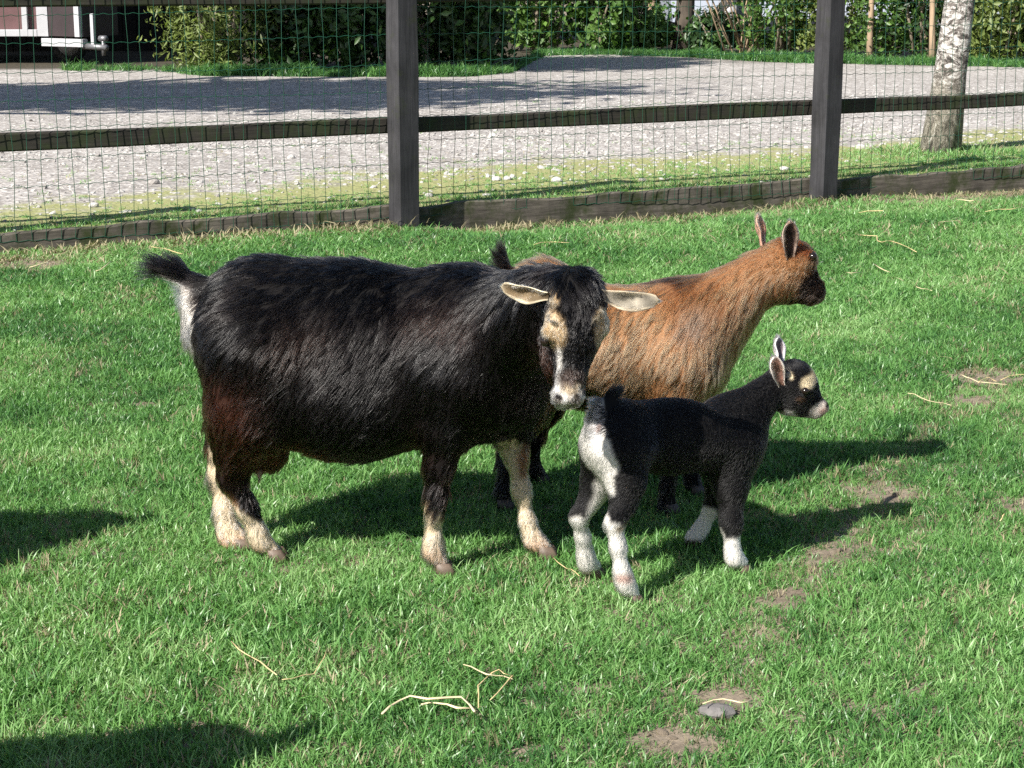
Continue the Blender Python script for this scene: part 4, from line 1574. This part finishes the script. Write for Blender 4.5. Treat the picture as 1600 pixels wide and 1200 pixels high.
BUSHES = [
    # u, depth, rx, ry, height, leaves, leaf size, material, aspect, name, label
    (335, 16.75, 0.62, 0.5, 1.9, 6500, 0.075, 'leaf_yellow', 3.6, 'conifer_bush', 'yellow green feathery bush beside the dark shed'),
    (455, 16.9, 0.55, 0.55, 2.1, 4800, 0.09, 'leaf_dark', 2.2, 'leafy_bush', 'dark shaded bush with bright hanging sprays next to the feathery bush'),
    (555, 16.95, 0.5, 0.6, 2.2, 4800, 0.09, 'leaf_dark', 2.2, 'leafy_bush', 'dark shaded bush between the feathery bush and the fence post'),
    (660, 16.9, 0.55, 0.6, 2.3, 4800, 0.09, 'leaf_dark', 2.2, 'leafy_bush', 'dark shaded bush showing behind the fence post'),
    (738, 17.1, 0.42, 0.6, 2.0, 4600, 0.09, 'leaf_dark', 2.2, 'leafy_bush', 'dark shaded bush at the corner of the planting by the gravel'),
    (845, 20.3, 0.5, 0.5, 1.9, 4200, 0.085, 'leaf_mid', 2.0, 'leafy_bush', 'bright green bush set back beside the grey bin'),
    (945, 19.95, 0.36, 0.3, 1.2, 2600, 0.085, 'leaf_mid', 2.0, 'leafy_bush', 'small green bush growing in front of the grey bin'),
    (1005, 20.6, 0.35, 0.35, 0.55, 1500, 0.08, 'leaf_mid', 2.0, 'leafy_bush', 'low green bush at the foot of the pale tree trunk'),
    (1118, 20.2, 0.32, 0.3, 0.42, 1500, 0.08, 'leaf_dark', 2.0, 'leafy_bush', 'low dark bush between the dark trunk and the bare twigs'),
    (1225, 19.6, 0.5, 0.5, 2.0, 5200, 0.06, 'leaf_mid', 2.0, 'leafy_bush', 'sunlit fine leaved bush beside the bare twigs'),
    (1300, 19.3, 0.5, 0.5, 2.0, 4200, 0.06, 'leaf_yellow', 2.0, 'leafy_bush', 'yellowish sunlit bush behind the second fence post'),
    (1385, 19.0, 0.55, 0.5, 2.1, 5200, 0.065, 'leaf_mid', 2.0, 'leafy_bush', 'sunlit green bush around the slender pale stems'),
    (1455, 18.6, 0.45, 0.5, 2.2, 4200, 0.07, 'leaf_dark', 2.0, 'leafy_bush', 'dark green bush directly behind the birch trunk'),
    (1560, 18.2, 0.55, 0.5, 2.0, 4800, 0.08, 'leaf_yellow', 2.0, 'leafy_bush', 'light green bush beside the birch trunk'),
    (1650, 18.1, 0.5, 0.5, 2.1, 4200, 0.07, 'leaf_mid', 2.0, 'leafy_bush', 'green bush past the birch at the edge of the yard'),
]
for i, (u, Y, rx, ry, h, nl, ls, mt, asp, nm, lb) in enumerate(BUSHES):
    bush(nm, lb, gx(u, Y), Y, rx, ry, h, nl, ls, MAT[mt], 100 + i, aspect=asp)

rng = np.random.default_rng(5)
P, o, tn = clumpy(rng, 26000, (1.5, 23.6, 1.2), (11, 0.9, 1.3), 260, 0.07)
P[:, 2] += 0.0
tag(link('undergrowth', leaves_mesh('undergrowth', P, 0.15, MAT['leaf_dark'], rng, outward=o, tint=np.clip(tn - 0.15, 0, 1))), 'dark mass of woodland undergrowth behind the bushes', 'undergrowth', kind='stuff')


def tree(name, label, x, y, r0, hgt, lean, cr, cz, n, leaf, mat, bark, seed, trunk_n=12, group='trees around the yard', limbs=7):
    rng = np.random.default_rng(seed)
    root = link(name, None, loc=(x, y, OUT_Z))
    tag(root, label, 'tree', group)
    ks = np.linspace(0, 1, 14)
    pts, rad = [], []
    for k in ks:
        z = -0.1 + hgt * k
        wob = 0.03 * (vnoise(np.array([[z * 1.3, seed, 0]]), 1.0, seed)[0] - 0.5)
        pts.append(np.array([lean[0] * k * hgt + wob, lean[1] * k * hgt, z]))
        rad.append(r0 * (1 - 0.75 * k) * (1 + 0.35 * math.exp(-max(z, 0) * 6)))
    mb = MB()
    mb.tube(pts, rad, trunk_n)
    for i in range(limbs):
        k = 0.45 + 0.5 * i / limbs
        p0 = pts[0] + (pts[-1] - pts[0]) * k
        a = i * 2.4 + seed
        L = cr[0] * rng.uniform(0.5, 0.9)
        p1 = p0 + np.array([math.cos(a) * L, math.sin(a) * L, L * 0.6])
        mb.tube([p0, (p0 + p1) / 2 + np.array([0, 0, -0.1]), p1], [r0 * 0.35, r0 * 0.22, r0 * 0.06], 7)
    mb.build('trunk', bark, root, True)
    P, o, tn = clumpy(rng, n, (pts[-1][0], pts[-1][1], cz), cr, 90, 0.15)
    link('crown', leaves_mesh('crown', P, leaf, mat, rng, outward=o, tint=tn), root)
    return root, rad, pts


# birch beside the fence
m, nt, b = new_mat('birch_bark')
tc = node(nt, 'ShaderNodeTexCoord')
nb = noise_node(nt, 9, 8, 0.8, stretch=(1.6, 1.6, 3.2), dist=1.2)
rb = ramp(nt, nb.outputs['Fac'], [(0.44, (0.04, 0.034, 0.03)), (0.5, (0.25, 0.22, 0.2)), (0.56, (0.62, 0.6, 0.57)), (0.8, (0.8, 0.78, 0.75))])
nc = noise_node(nt, 22, 8, 0.75, stretch=(2.2, 2.2, 0.8), dist=0.8)
rc = ramp(nt, nc.outputs['Fac'], [(0.4, (0.06, 0.052, 0.042)), (0.56, (0.3, 0.27, 0.22)), (0.66, (0.62, 0.59, 0.54))])
sx = node(nt, 'ShaderNodeSeparateXYZ')
nt.links.new(tc.outputs['Object'], sx.inputs[0])
ad = node(nt, 'ShaderNodeMath', operation='MULTIPLY_ADD')
nlow = noise_node(nt, 5, 5, 0.6)
nt.links.new(nlow.outputs['Fac'], ad.inputs[0])
ad.inputs[1].default_value = 0.55
nt.links.new(sx.outputs[2], ad.inputs[2])
rz_ = ramp(nt, ad.outputs[0], [(0.42, (1, 1, 1)), (0.78, (0, 0, 0))])
nt.links.new(mix(nt, rz_.outputs['Color'], rb.outputs['Color'], rc.outputs['Color']), b.inputs['Base Color'])
b.inputs['Roughness'].default_value = 0.8
bump(nt, b, nc.outputs['Fac'], 0.8, 0.02)
MAT['birch'] = m
tree('birch_tree', 'white barked birch trunk standing in grass just outside the fence', birch_xy[0], birch_xy[1], 0.083, 6.5, (0.085, 0.02), (1.5, 1.5, 1.9), 5.6, 6000, 0.06, MAT['leaf_mid'], MAT['birch'], 3, 20)
X = lambda u, Y: gx(u, Y)
tree('pale_tree', 'slim tree with a pale tan trunk by the grey bin', X(1018, 21), 21.0, 0.045, 5.0, (0.0, 0.02), (1.2, 1.2, 1.5), 4.6, 2500, 0.09, MAT['leaf_mid'], MAT['bark_pale'], 4, 10)
tree('dark_tree', 'tree with a broad dark trunk in front of the parked car', X(1070, 20.6), 20.6, 0.105, 6.0, (0.01, 0.0), (1.8, 1.8, 1.8), 5.6, 3500, 0.1, MAT['leaf_dark'], MAT['bark'], 5, 12)
tree('slender_tree', 'slender forked young tree among the sunlit bushes behind the posts', X(1362, 18.7), 18.7, 0.03, 4.0, (-0.03, 0.0), (0.9, 0.9, 1.2), 3.8, 1800, 0.08, MAT['leaf_mid'], MAT['bark_pale'], 6, 8)
tree('slender_tree', 'slender pale young tree growing next to the birch trunk', X(1462, 18.0), 18.0, 0.03, 4.0, (-0.06, 0.0), (0.9, 0.9, 1.2), 3.8, 1800, 0.08, MAT['leaf_mid'], MAT['bark_pale'], 7, 8)
# broad trees off to the side that shade the yard, the shed and the bushes
for i, (x, y, cz, cr, n, leaf) in enumerate(((-6.0, 9.3, 5.4, (2.5, 1.4, 1.2), 9500, 0.2), (-4.5, 12.4, 6.6, (1.3, 1.0, 0.8), 6000, 0.2), (-6.1, 11.6, 6.8, (1.2, 0.9, 0.8), 1500, 0.2))):
    tree('broad_tree', ('broad leafy tree whose shade falls over the gravel before the trailer', 'broad tree whose shade falls at the corner of the planting', 'broad tree whose dappled shade falls on the dark bushes')[i], x, y, 0.2, cz, (0, 0), cr, cz, n, leaf, MAT['leaf_mid'], MAT['bark'], 20 + i, 12, 'shade trees beside the yard')

# bare twiggy shrub
rng = np.random.default_rng(8)
cx, cy = gx(1165, 19.7), 19.7
sh = link('bare_shrub', None, loc=(cx, cy, OUT_Z))
tag(sh, 'bare shrub of pale arching twigs beside the dark tree trunk', 'shrub')
for i in range(16):
    a = rng.uniform(0, 6.28)
    L = rng.uniform(0.7, 1.6)
    b0 = np.array([rng.normal(0, 0.08), rng.normal(0, 0.08), -0.03])
    tip = b0 + np.array([math.cos(a) * L * 0.55, math.sin(a) * L * 0.55, L])
    md = (b0 + tip) / 2 + np.array([rng.normal(0, 0.06), rng.normal(0, 0.06), 0.1])
    MB().tube([b0, md, tip], [0.011, 0.008, 0.003], 5).build('twig', MAT['bark_pale'], sh, True)

# ------------------------------------------------------------------ shed, trailer, bin, car
shed = link('timber_shed', None, loc=(-4.3, 20.5, OUT_Z))
tag(shed, 'black stained timber shed in deep shade behind the trailer', 'shed')
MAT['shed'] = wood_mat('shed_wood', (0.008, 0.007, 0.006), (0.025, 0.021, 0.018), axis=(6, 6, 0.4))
random.seed(4)
pw = 0.15
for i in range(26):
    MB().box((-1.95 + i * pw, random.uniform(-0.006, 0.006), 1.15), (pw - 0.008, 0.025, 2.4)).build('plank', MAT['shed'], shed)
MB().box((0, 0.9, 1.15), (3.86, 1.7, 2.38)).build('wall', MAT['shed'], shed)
rf = MB()
rf.add([(-2.15, -0.3, 2.33), (2.1, -0.3, 2.33), (2.1, 2.0, 2.75), (-2.15, 2.0, 2.75), (-2.15, -0.3, 2.39), (2.1, -0.3, 2.39), (2.1, 2.0, 2.81), (-2.15, 2.0, 2.81)],
       [(3, 2, 1, 0), (4, 5, 6, 7), (0, 1, 5, 4), (1, 2, 6, 5), (2, 3, 7, 6), (3, 0, 4, 7)])
rf.build('roof', MAT['shed'], shed)

TY = 17.9
MAT['trailer_red'] = simple('trailer_red', (0.11, 0.055, 0.056), 0.5, 0.15, 6)
MAT['trailer_shaded'] = simple('trailer_shaded', (0.03, 0.02, 0.022), 0.5, 0.2, 6)  # darkened red: the shade on the front panel is put into its colour
MAT['trailer_white'] = simple('trailer_white', (0.42, 0.42, 0.44), 0.4, 0.08, 10)
MAT['steel'] = simple('steel', (0.2, 0.2, 0.21), 0.45, 0.2, 20, metal=0.6)
MAT['rubber'] = simple('rubber', (0.02, 0.02, 0.02), 0.8, 0.2, 30)
tr = link('livestock_trailer', None, loc=(gx(40, TY), TY, OUT_Z))
tag(tr, 'dull red box trailer with white frame parked before the dark shed', 'trailer')
rl = np.array(tr.location)


def tx(u):
    return gx(u, TY) - rl[0]


def tz(v):
    return at(800, v, TY)[2] - OUT_Z


zt = 2.1
MB().box(((tx(-260) + tx(66)) / 2, 0.9, (tz(48) + zt) / 2), (tx(66) - tx(-260), 1.75, zt - tz(48))).build('body', MAT['trailer_red'], tr)
zb = tz(57)
for (u0, u1, dz) in ((37, 45, 0), (60, 77, 0), (-60, -52, 0), (-160, -152, 0)):
    MB().box(((tx(u0) + tx(u1)) / 2, -0.01, (zb + zt) / 2 + 0.001), (tx(u1) - tx(u0), 0.05, zt - zb), bev=0.004).build('frame_post', MAT['trailer_white'], tr)
MB().box(((tx(-260) + tx(59)) / 2, -0.002, (tz(46) + tz(57)) / 2), (tx(59) - tx(-260), 0.06, tz(46) - tz(57)), bev=0.004).build('sill_beam', MAT['trailer_white'], tr)
# lower forward box with its own sill, coming nearer
ax = [np.array([0.86, -0.5, 0]), np.array([0.5, 0.86, 0]), ZUP]
c0 = np.array([tx(78), -0.03, 0])
Lf = 0.42
cc_ = c0 + ax[0] * Lf / 2
MB().box(cc_ + ax[1] * 0.25 + ZUP * (tz(56) + zt) / 2, (Lf, 0.5, zt - tz(56)), ax).build('front_panel', MAT['trailer_shaded'], tr)
MB().box(c0 + ax[0] * (Lf - 0.03) + ZUP * (tz(56) + zt) / 2 - ax[1] * 0.012, (0.06, 0.05, zt - tz(56)), ax).build('frame_post', MAT['trailer_white'], tr)
MB().box(cc_ + ZUP * (tz(64) - 0.01) - ax[1] * 0.02, (Lf + 0.1, 0.07, 0.075), ax, 0.004).build('sill_beam', MAT['trailer_white'], tr)
mb = MB()
mb.tube([c0 + ax[0] * (Lf + 0.0) + ZUP * (tz(70)), c0 + ax[0] * (Lf + 0.3) + ZUP * (tz(72))], 0.03, 8)
mb.build('drawbar', MAT['steel'], tr, True)
MB().box(c0 + ax[0] * (Lf + 0.14) + ZUP * (tz(45)) , (0.035, 0.035, 0.3), ax, 0.004).build('marker_board', MAT['trailer_white'], tr)
mb = MB()
mb.tube([c0 + ax[0] * (Lf + 0.26) + ZUP * tz(84), c0 + ax[0] * (Lf + 0.26) + ZUP * tz(57)], 0.02, 8)
mb.tube([c0 + ax[0] * (Lf + 0.22) + ZUP * tz(58), c0 + ax[0] * (Lf + 0.30) + ZUP * tz(58)], 0.03, 8)
mb.build('jockey_stand', MAT['steel'], tr, True)


def wheel(parent, c, r, w, axis=(0, 1, 0)):
    axis = np.array(axis, float)
    c = np.array(c, float)
    mb = MB()
    q = [(-0.5, 0.8), (-0.5, 0.95), (-0.35, 1.0), (0.35, 1.0), (0.5, 0.95), (0.5, 0.8)]
    mb.tube([c + axis * w * a for a, k in q], [r * k for a, k in q], 22)
    ty = mb.build('wheel', MAT['rubber'], parent, True)
    mb = MB()
    q = [(-0.52, 0.1), (-0.515, 0.62), (-0.46, 0.66), (0.46, 0.66), (0.515, 0.62)]
    mb.tube([c + axis * w * a for a, k in q], [r * k for a, k in q], 18)
    mb.build('rim', MAT['steel'], ty, True)


wheel(tr, (tx(-70), 0.05, 0.3), 0.3, 0.18)
wheel(tr, (tx(95), 0.35, 0.17), 0.17, 0.1)

bn = link('litter_bin', None, loc=(gx(958, 20.2), 20.2, OUT_Z))
tag(bn, 'plain grey square litter bin standing among the bushes across the yard', 'bin')
MAT['bin'] = simple('bin_grey_shaded', (0.03, 0.033, 0.04), 0.6, 0.12, 12)  # grey taken near black, the bin's shade is put into the colour
mb = MB()
V = []
for z, h_ in ((0.0, 0.11), (0.42, 0.125)):
    V += [(-h_, -h_, z), (h_, -h_, z), (h_, h_, z), (-h_, h_, z)]
mb.add(V, [(3, 2, 1, 0), (4, 5, 6, 7), (0, 1, 5, 4), (1, 2, 6, 5), (2, 3, 7, 6), (3, 0, 4, 7)])
mb.build('body', MAT['bin'], bn)
mb = MB()
V = []
for z, h_ in ((0.422, 0.14), (0.46, 0.14), (0.49, 0.09)):
    V += [(-h_, -h_, z), (h_, -h_, z), (h_, h_, z), (-h_, h_, z)]
mb.add(V, [(3, 2, 1, 0), (8, 9, 10, 11)] + [(i + 4 * r_, (i + 1) % 4 + 4 * r_, (i + 1) % 4 + 4 * r_ + 4, i + 4 * r_ + 4) for r_ in (0, 1) for i in range(4)])
mb.build('lid', MAT['bin'], bn)

# parked car seen in glimpses behind the trunks
CY = 22.3
car = link('parked_car', None, loc=(gx(1128, CY) + 1.3, CY, OUT_Z))
tag(car, 'pale silver blue car parked beyond the dark tree trunk', 'car')
MAT['car'] = simple('car_paint', (0.42, 0.46, 0.55), 0.3, 0.05, 3)
MAT['glass'] = simple('car_glass', (0.03, 0.04, 0.05), 0.08, 0.1, 3)
MAT['lamp'] = simple('car_lamp', (0.7, 0.72, 0.75), 0.15, 0.05, 3)
MAT['car_low'] = simple('car_trim', (0.02, 0.022, 0.035), 0.5, 0.1, 5)
MAT['tail_red'] = simple('tail_red', (0.45, 0.03, 0.04), 0.2, 0.05, 5)
prof = [(-1.95, 0.28), (-1.98, 0.55), (-1.85, 0.72), (-0.95, 0.86), (-0.35, 1.36), (0.2, 1.44), (1.1, 1.40), (1.75, 0.98), (1.93, 0.9), (1.97, 0.5), (1.9, 0.28)]


def extrude(profile, y0, y1, inset=0.0):
    n = len(profile)
    V = [(x_, y0 + (inset if z_ > 0.9 else 0), z_) for x_, z_ in profile] + [(x_, y1 - (inset if z_ > 0.9 else 0), z_) for x_, z_ in profile]
    F = [tuple(range(n)), tuple(range(2 * n - 1, n - 1, -1))] + [(i, i + n, (i + 1) % n + n, (i + 1) % n) for i in range(n)]
    return V, F


MB().add(*extrude(prof, -0.82, 0.82, 0.14)).build('body', MAT['car'], car)
MB().box((0, 0, 0.24), (3.7, 1.66, 0.16)).build('skirt', MAT['car_low'], car)
for (wx0, wx1, wt0, wt1) in ((-0.78, 0.12, -0.28, 0.12), (0.2, 1.42, 0.2, 1.02)):
    MB().add([(wx0, -0.80, 0.93), (wx1, -0.80, 0.93), (wt1, -0.695, 1.33), (wt0, -0.695, 1.33)], [(0, 1, 2, 3)]).build('window', MAT['glass'], car)
MB().add([(-0.93, -0.62, 0.9), (-0.93, 0.62, 0.9), (-0.4, 0.55, 1.34), (-0.4, -0.55, 1.34)], [(0, 1, 2, 3)]).build('windscreen', MAT['glass'], car)
for sy in (-1, 1):
    MB().box((-1.93, sy * 0.6, 0.64), (0.12, 0.32, 0.12), bev=0.02).build('headlight', MAT['lamp'], car)
    MB().box((1.94, sy * 0.66, 0.78), (0.08, 0.2, 0.2), bev=0.02).build('tail_light', MAT['tail_red'], car)
for wx_ in (-1.22, 1.22):
    for sy in (-1, 1):
        wheel(car, (wx_, sy * 0.76, 0.29), 0.29, 0.18)

# ------------------------------------------------------------------ small things on the ground
STRAWS = [
    ([(362, 1003), (395, 1030), (432, 1052)], .005, 'straw', 'bent brown straw on the lawn in front of the black goat\'s hind feet'),
    ([(440, 1061), (490, 1057), (515, 1010)], .0035, 'straw', 'thin hooked straw lying by the bent brown straw'),
    ([(597, 1113), (640, 1088), (720, 1090), (742, 1108)], .008, 'straw_pale', 'broad pale curled blade of dry straw on the open lawn'),
    ([(660, 1100), (700, 1099), (745, 1109)], .008, 'straw_pale', 'short pale straw tucked under the broad curled blade'),
    ([(725, 1040), (760, 1050), (800, 1062)], .005, 'straw_pale', 'straight pale straw at the end of the knotted straw'),
    ([(746, 1110), (748, 1070), (780, 1045), (801, 1058), (766, 1092)], .004, 'straw', 'knotted looping straw beside the pale curled blade'),
    ([(865, 872), (885, 890), (906, 896)], .004, 'straw', 'short curved straw at the black goat\'s front hoof'),
    ([(1500, 583), (1527, 598), (1572, 599)], .005, 'straw_pale', 'kinked pale straw on the bare earth patch'),
    ([(1527, 597), (1546, 590), (1562, 596)], .0035, 'straw', 'small arched straw lying across the kinked pale straw'),
    ([(1565, 592), (1605, 584)], .0045, 'straw', 'straight straw on the bare earth next to the kinked one'),
    ([(1418, 615), (1450, 623), (1486, 635)], .005, 'straw_pale', 'long straight straw on grass ahead of the kid'),
    ([(1340, 367), (1369, 368), (1372, 377), (1392, 377), (1432, 391)], .005, 'straw', 'long zigzag straw on grass beyond the brown goat\'s nose'),
    ([(1365, 414), (1391, 425)], .005, 'straw_pale', 'short slanting straw below the long zigzag straw'),
    ([(1322, 424), (1346, 428)], .005, 'straw_pale', 'short flat straw beside the brown goat\'s muzzle'),
    ([(1432, 447), (1456, 455)], .005, 'straw_pale', 'lone short straw in the middle of the open grass'),
    ([(1468, 346), (1506, 345)], .005, 'straw_pale', 'level straw on the grass near the earth by the kick board'),
    ([(1345, 332), (1380, 328)], .005, 'straw', 'straw on the grass in front of the second post'),
    ([(1495, 313), (1526, 312)], .006, 'straw_pale', 'straw on the edge of the bare earth by the kick board'),
    ([(45, 419), (84, 403)], .006, 'straw_pale', 'straw leaning on the exposed end of the kick board'),
    ([(148, 425), (174, 409)], .005, 'straw_pale', 'slanting straw in grass behind the black goat\'s tail'),
    ([(235, 384), (265, 392), (285, 395)], .005, 'straw', 'straw under the dry grass along the kick board'),
    ([(835, 381), (870, 379), (896, 378)], .005, 'straw', 'thin straw on grass between the fence and the goats'),
    ([(1098, 1098), (1148, 1092), (1176, 1098)], .005, 'straw_pale', 'pale straw resting against the flat grey stone'),
    ([(1562, 815), (1568, 800)], .004, 'straw', 'tiny upright straw on the grass past the kid'),
    ([(1540, 330), (1600, 322)], .004, 'straw', 'faint straw on the grass under the bare bank'),
]
for i, (pl, w, mt, lb) in enumerate(STRAWS):
    rng = np.random.default_rng(300 + i)
    pts = []
    for j in range(len(pl) - 1):
        for q in range(3):
            f = q / 3
            pts.append((pl[j][0] + (pl[j + 1][0] - pl[j][0]) * f, pl[j][1] + (pl[j + 1][1] - pl[j][1]) * f))
    pts.append(pl[-1])
    W = []
    for j, (u, v) in enumerate(pts):
        hz = 0.024 + 0.007 * math.sin(j * 1.3 + i)
        u, v = u + rng.normal(0, 0.9), v + rng.normal(0, 0.7)
        W.append(ground(u, v, hz))
    W = np.array(W)
    c = W.mean(0)
    mb = MB()
    far = max(1.0, c[1] / 4.5)
    prof = [w * 0.62 * (0.75 + 0.5 * rng.random()) * far * (0.5 + 0.5 * math.sin(math.pi * (0.15 + 0.75 * j / (len(W) - 1)))) / 2 for j in range(len(W))]
    mb.tube(list(W - c), prof, 5)
    tag(link('straw', mesh_from('straw', [(x_, y_, z_ * 0.6) for x_, y_, z_ in mb.V], mb.F, MAT[mt], True), None, tuple(c)), lb, 'straw', 'straws on the lawn')


def stone(label, u, v, w, mat, z, seed, flat=0.6, group='stones on the ground'):
    import bmesh
    rng = np.random.default_rng(seed)
    bm = bmesh.new()
    bmesh.ops.create_icosphere(bm, subdivisions=2, radius=1.0)
    for vv in bm.verts:
        q = np.array([[*vv.co]])
        k = 0.75 + 0.5 * fbm(q, 1.2, seed, 2)[0]
        vv.co = (vv.co.x * w * k * 0.5, vv.co.y * w * 0.4 * k, max(vv.co.z, -0.5) * w * flat * 0.5 * k)
    me = bpy.data.meshes.new('stone')
    bm.to_mesh(me)
    bm.free()
    me.materials.append(mat)
    o = link('stone', me, None, tuple(ground(u, v, z) + np.array([0, 0, w * flat * 0.15])), (0, 0, rng.uniform(-0.4, 0.4)))
    return tag(o, label, 'stone', group)


stone('flat grey stone half sunk in the worn earth track', 1120, 1115, 0.05, MAT['slate'], 0.002, 1, 0.45, 'stones in the pen')
for i, (u, v, w, lb) in enumerate([(613, 264, .055, 'pale round stone in the gravel next to the first fence post'), (670, 307, .04, 'pale stone on the grass verge just past the first post'), (775, 282, .05, 'flat pale stone of the pair on the mossy verge'),
                                   (792, 281, .045, 'upright pale stone of the pair on the mossy verge'), (870, 284, .055, 'pale stone on the verge by the scattered gravel'), (770, 214, .06, 'large pale stone in the open gravel near the rail'),
                                   (1225, 266, .05, 'pale stone in grass in front of the second post'), (240, 287, .06, 'grey green rounded stone in the gravel'), (146, 323, .05, 'pale stone among weeds at the gravel edge'),
                                   (1345, 232, .06, 'flat pale stone in moss between the second post and the birch'), (785, 240, .05, 'dark edged pale stone in the gravel'), (455, 248, .05, 'small pale stone in the loose gravel')]):
    stone(lb, u, v, w * 0.9, MAT['stone'] if i != 7 else MAT['stone_grey'], OUT_Z, 20 + i, 0.7)
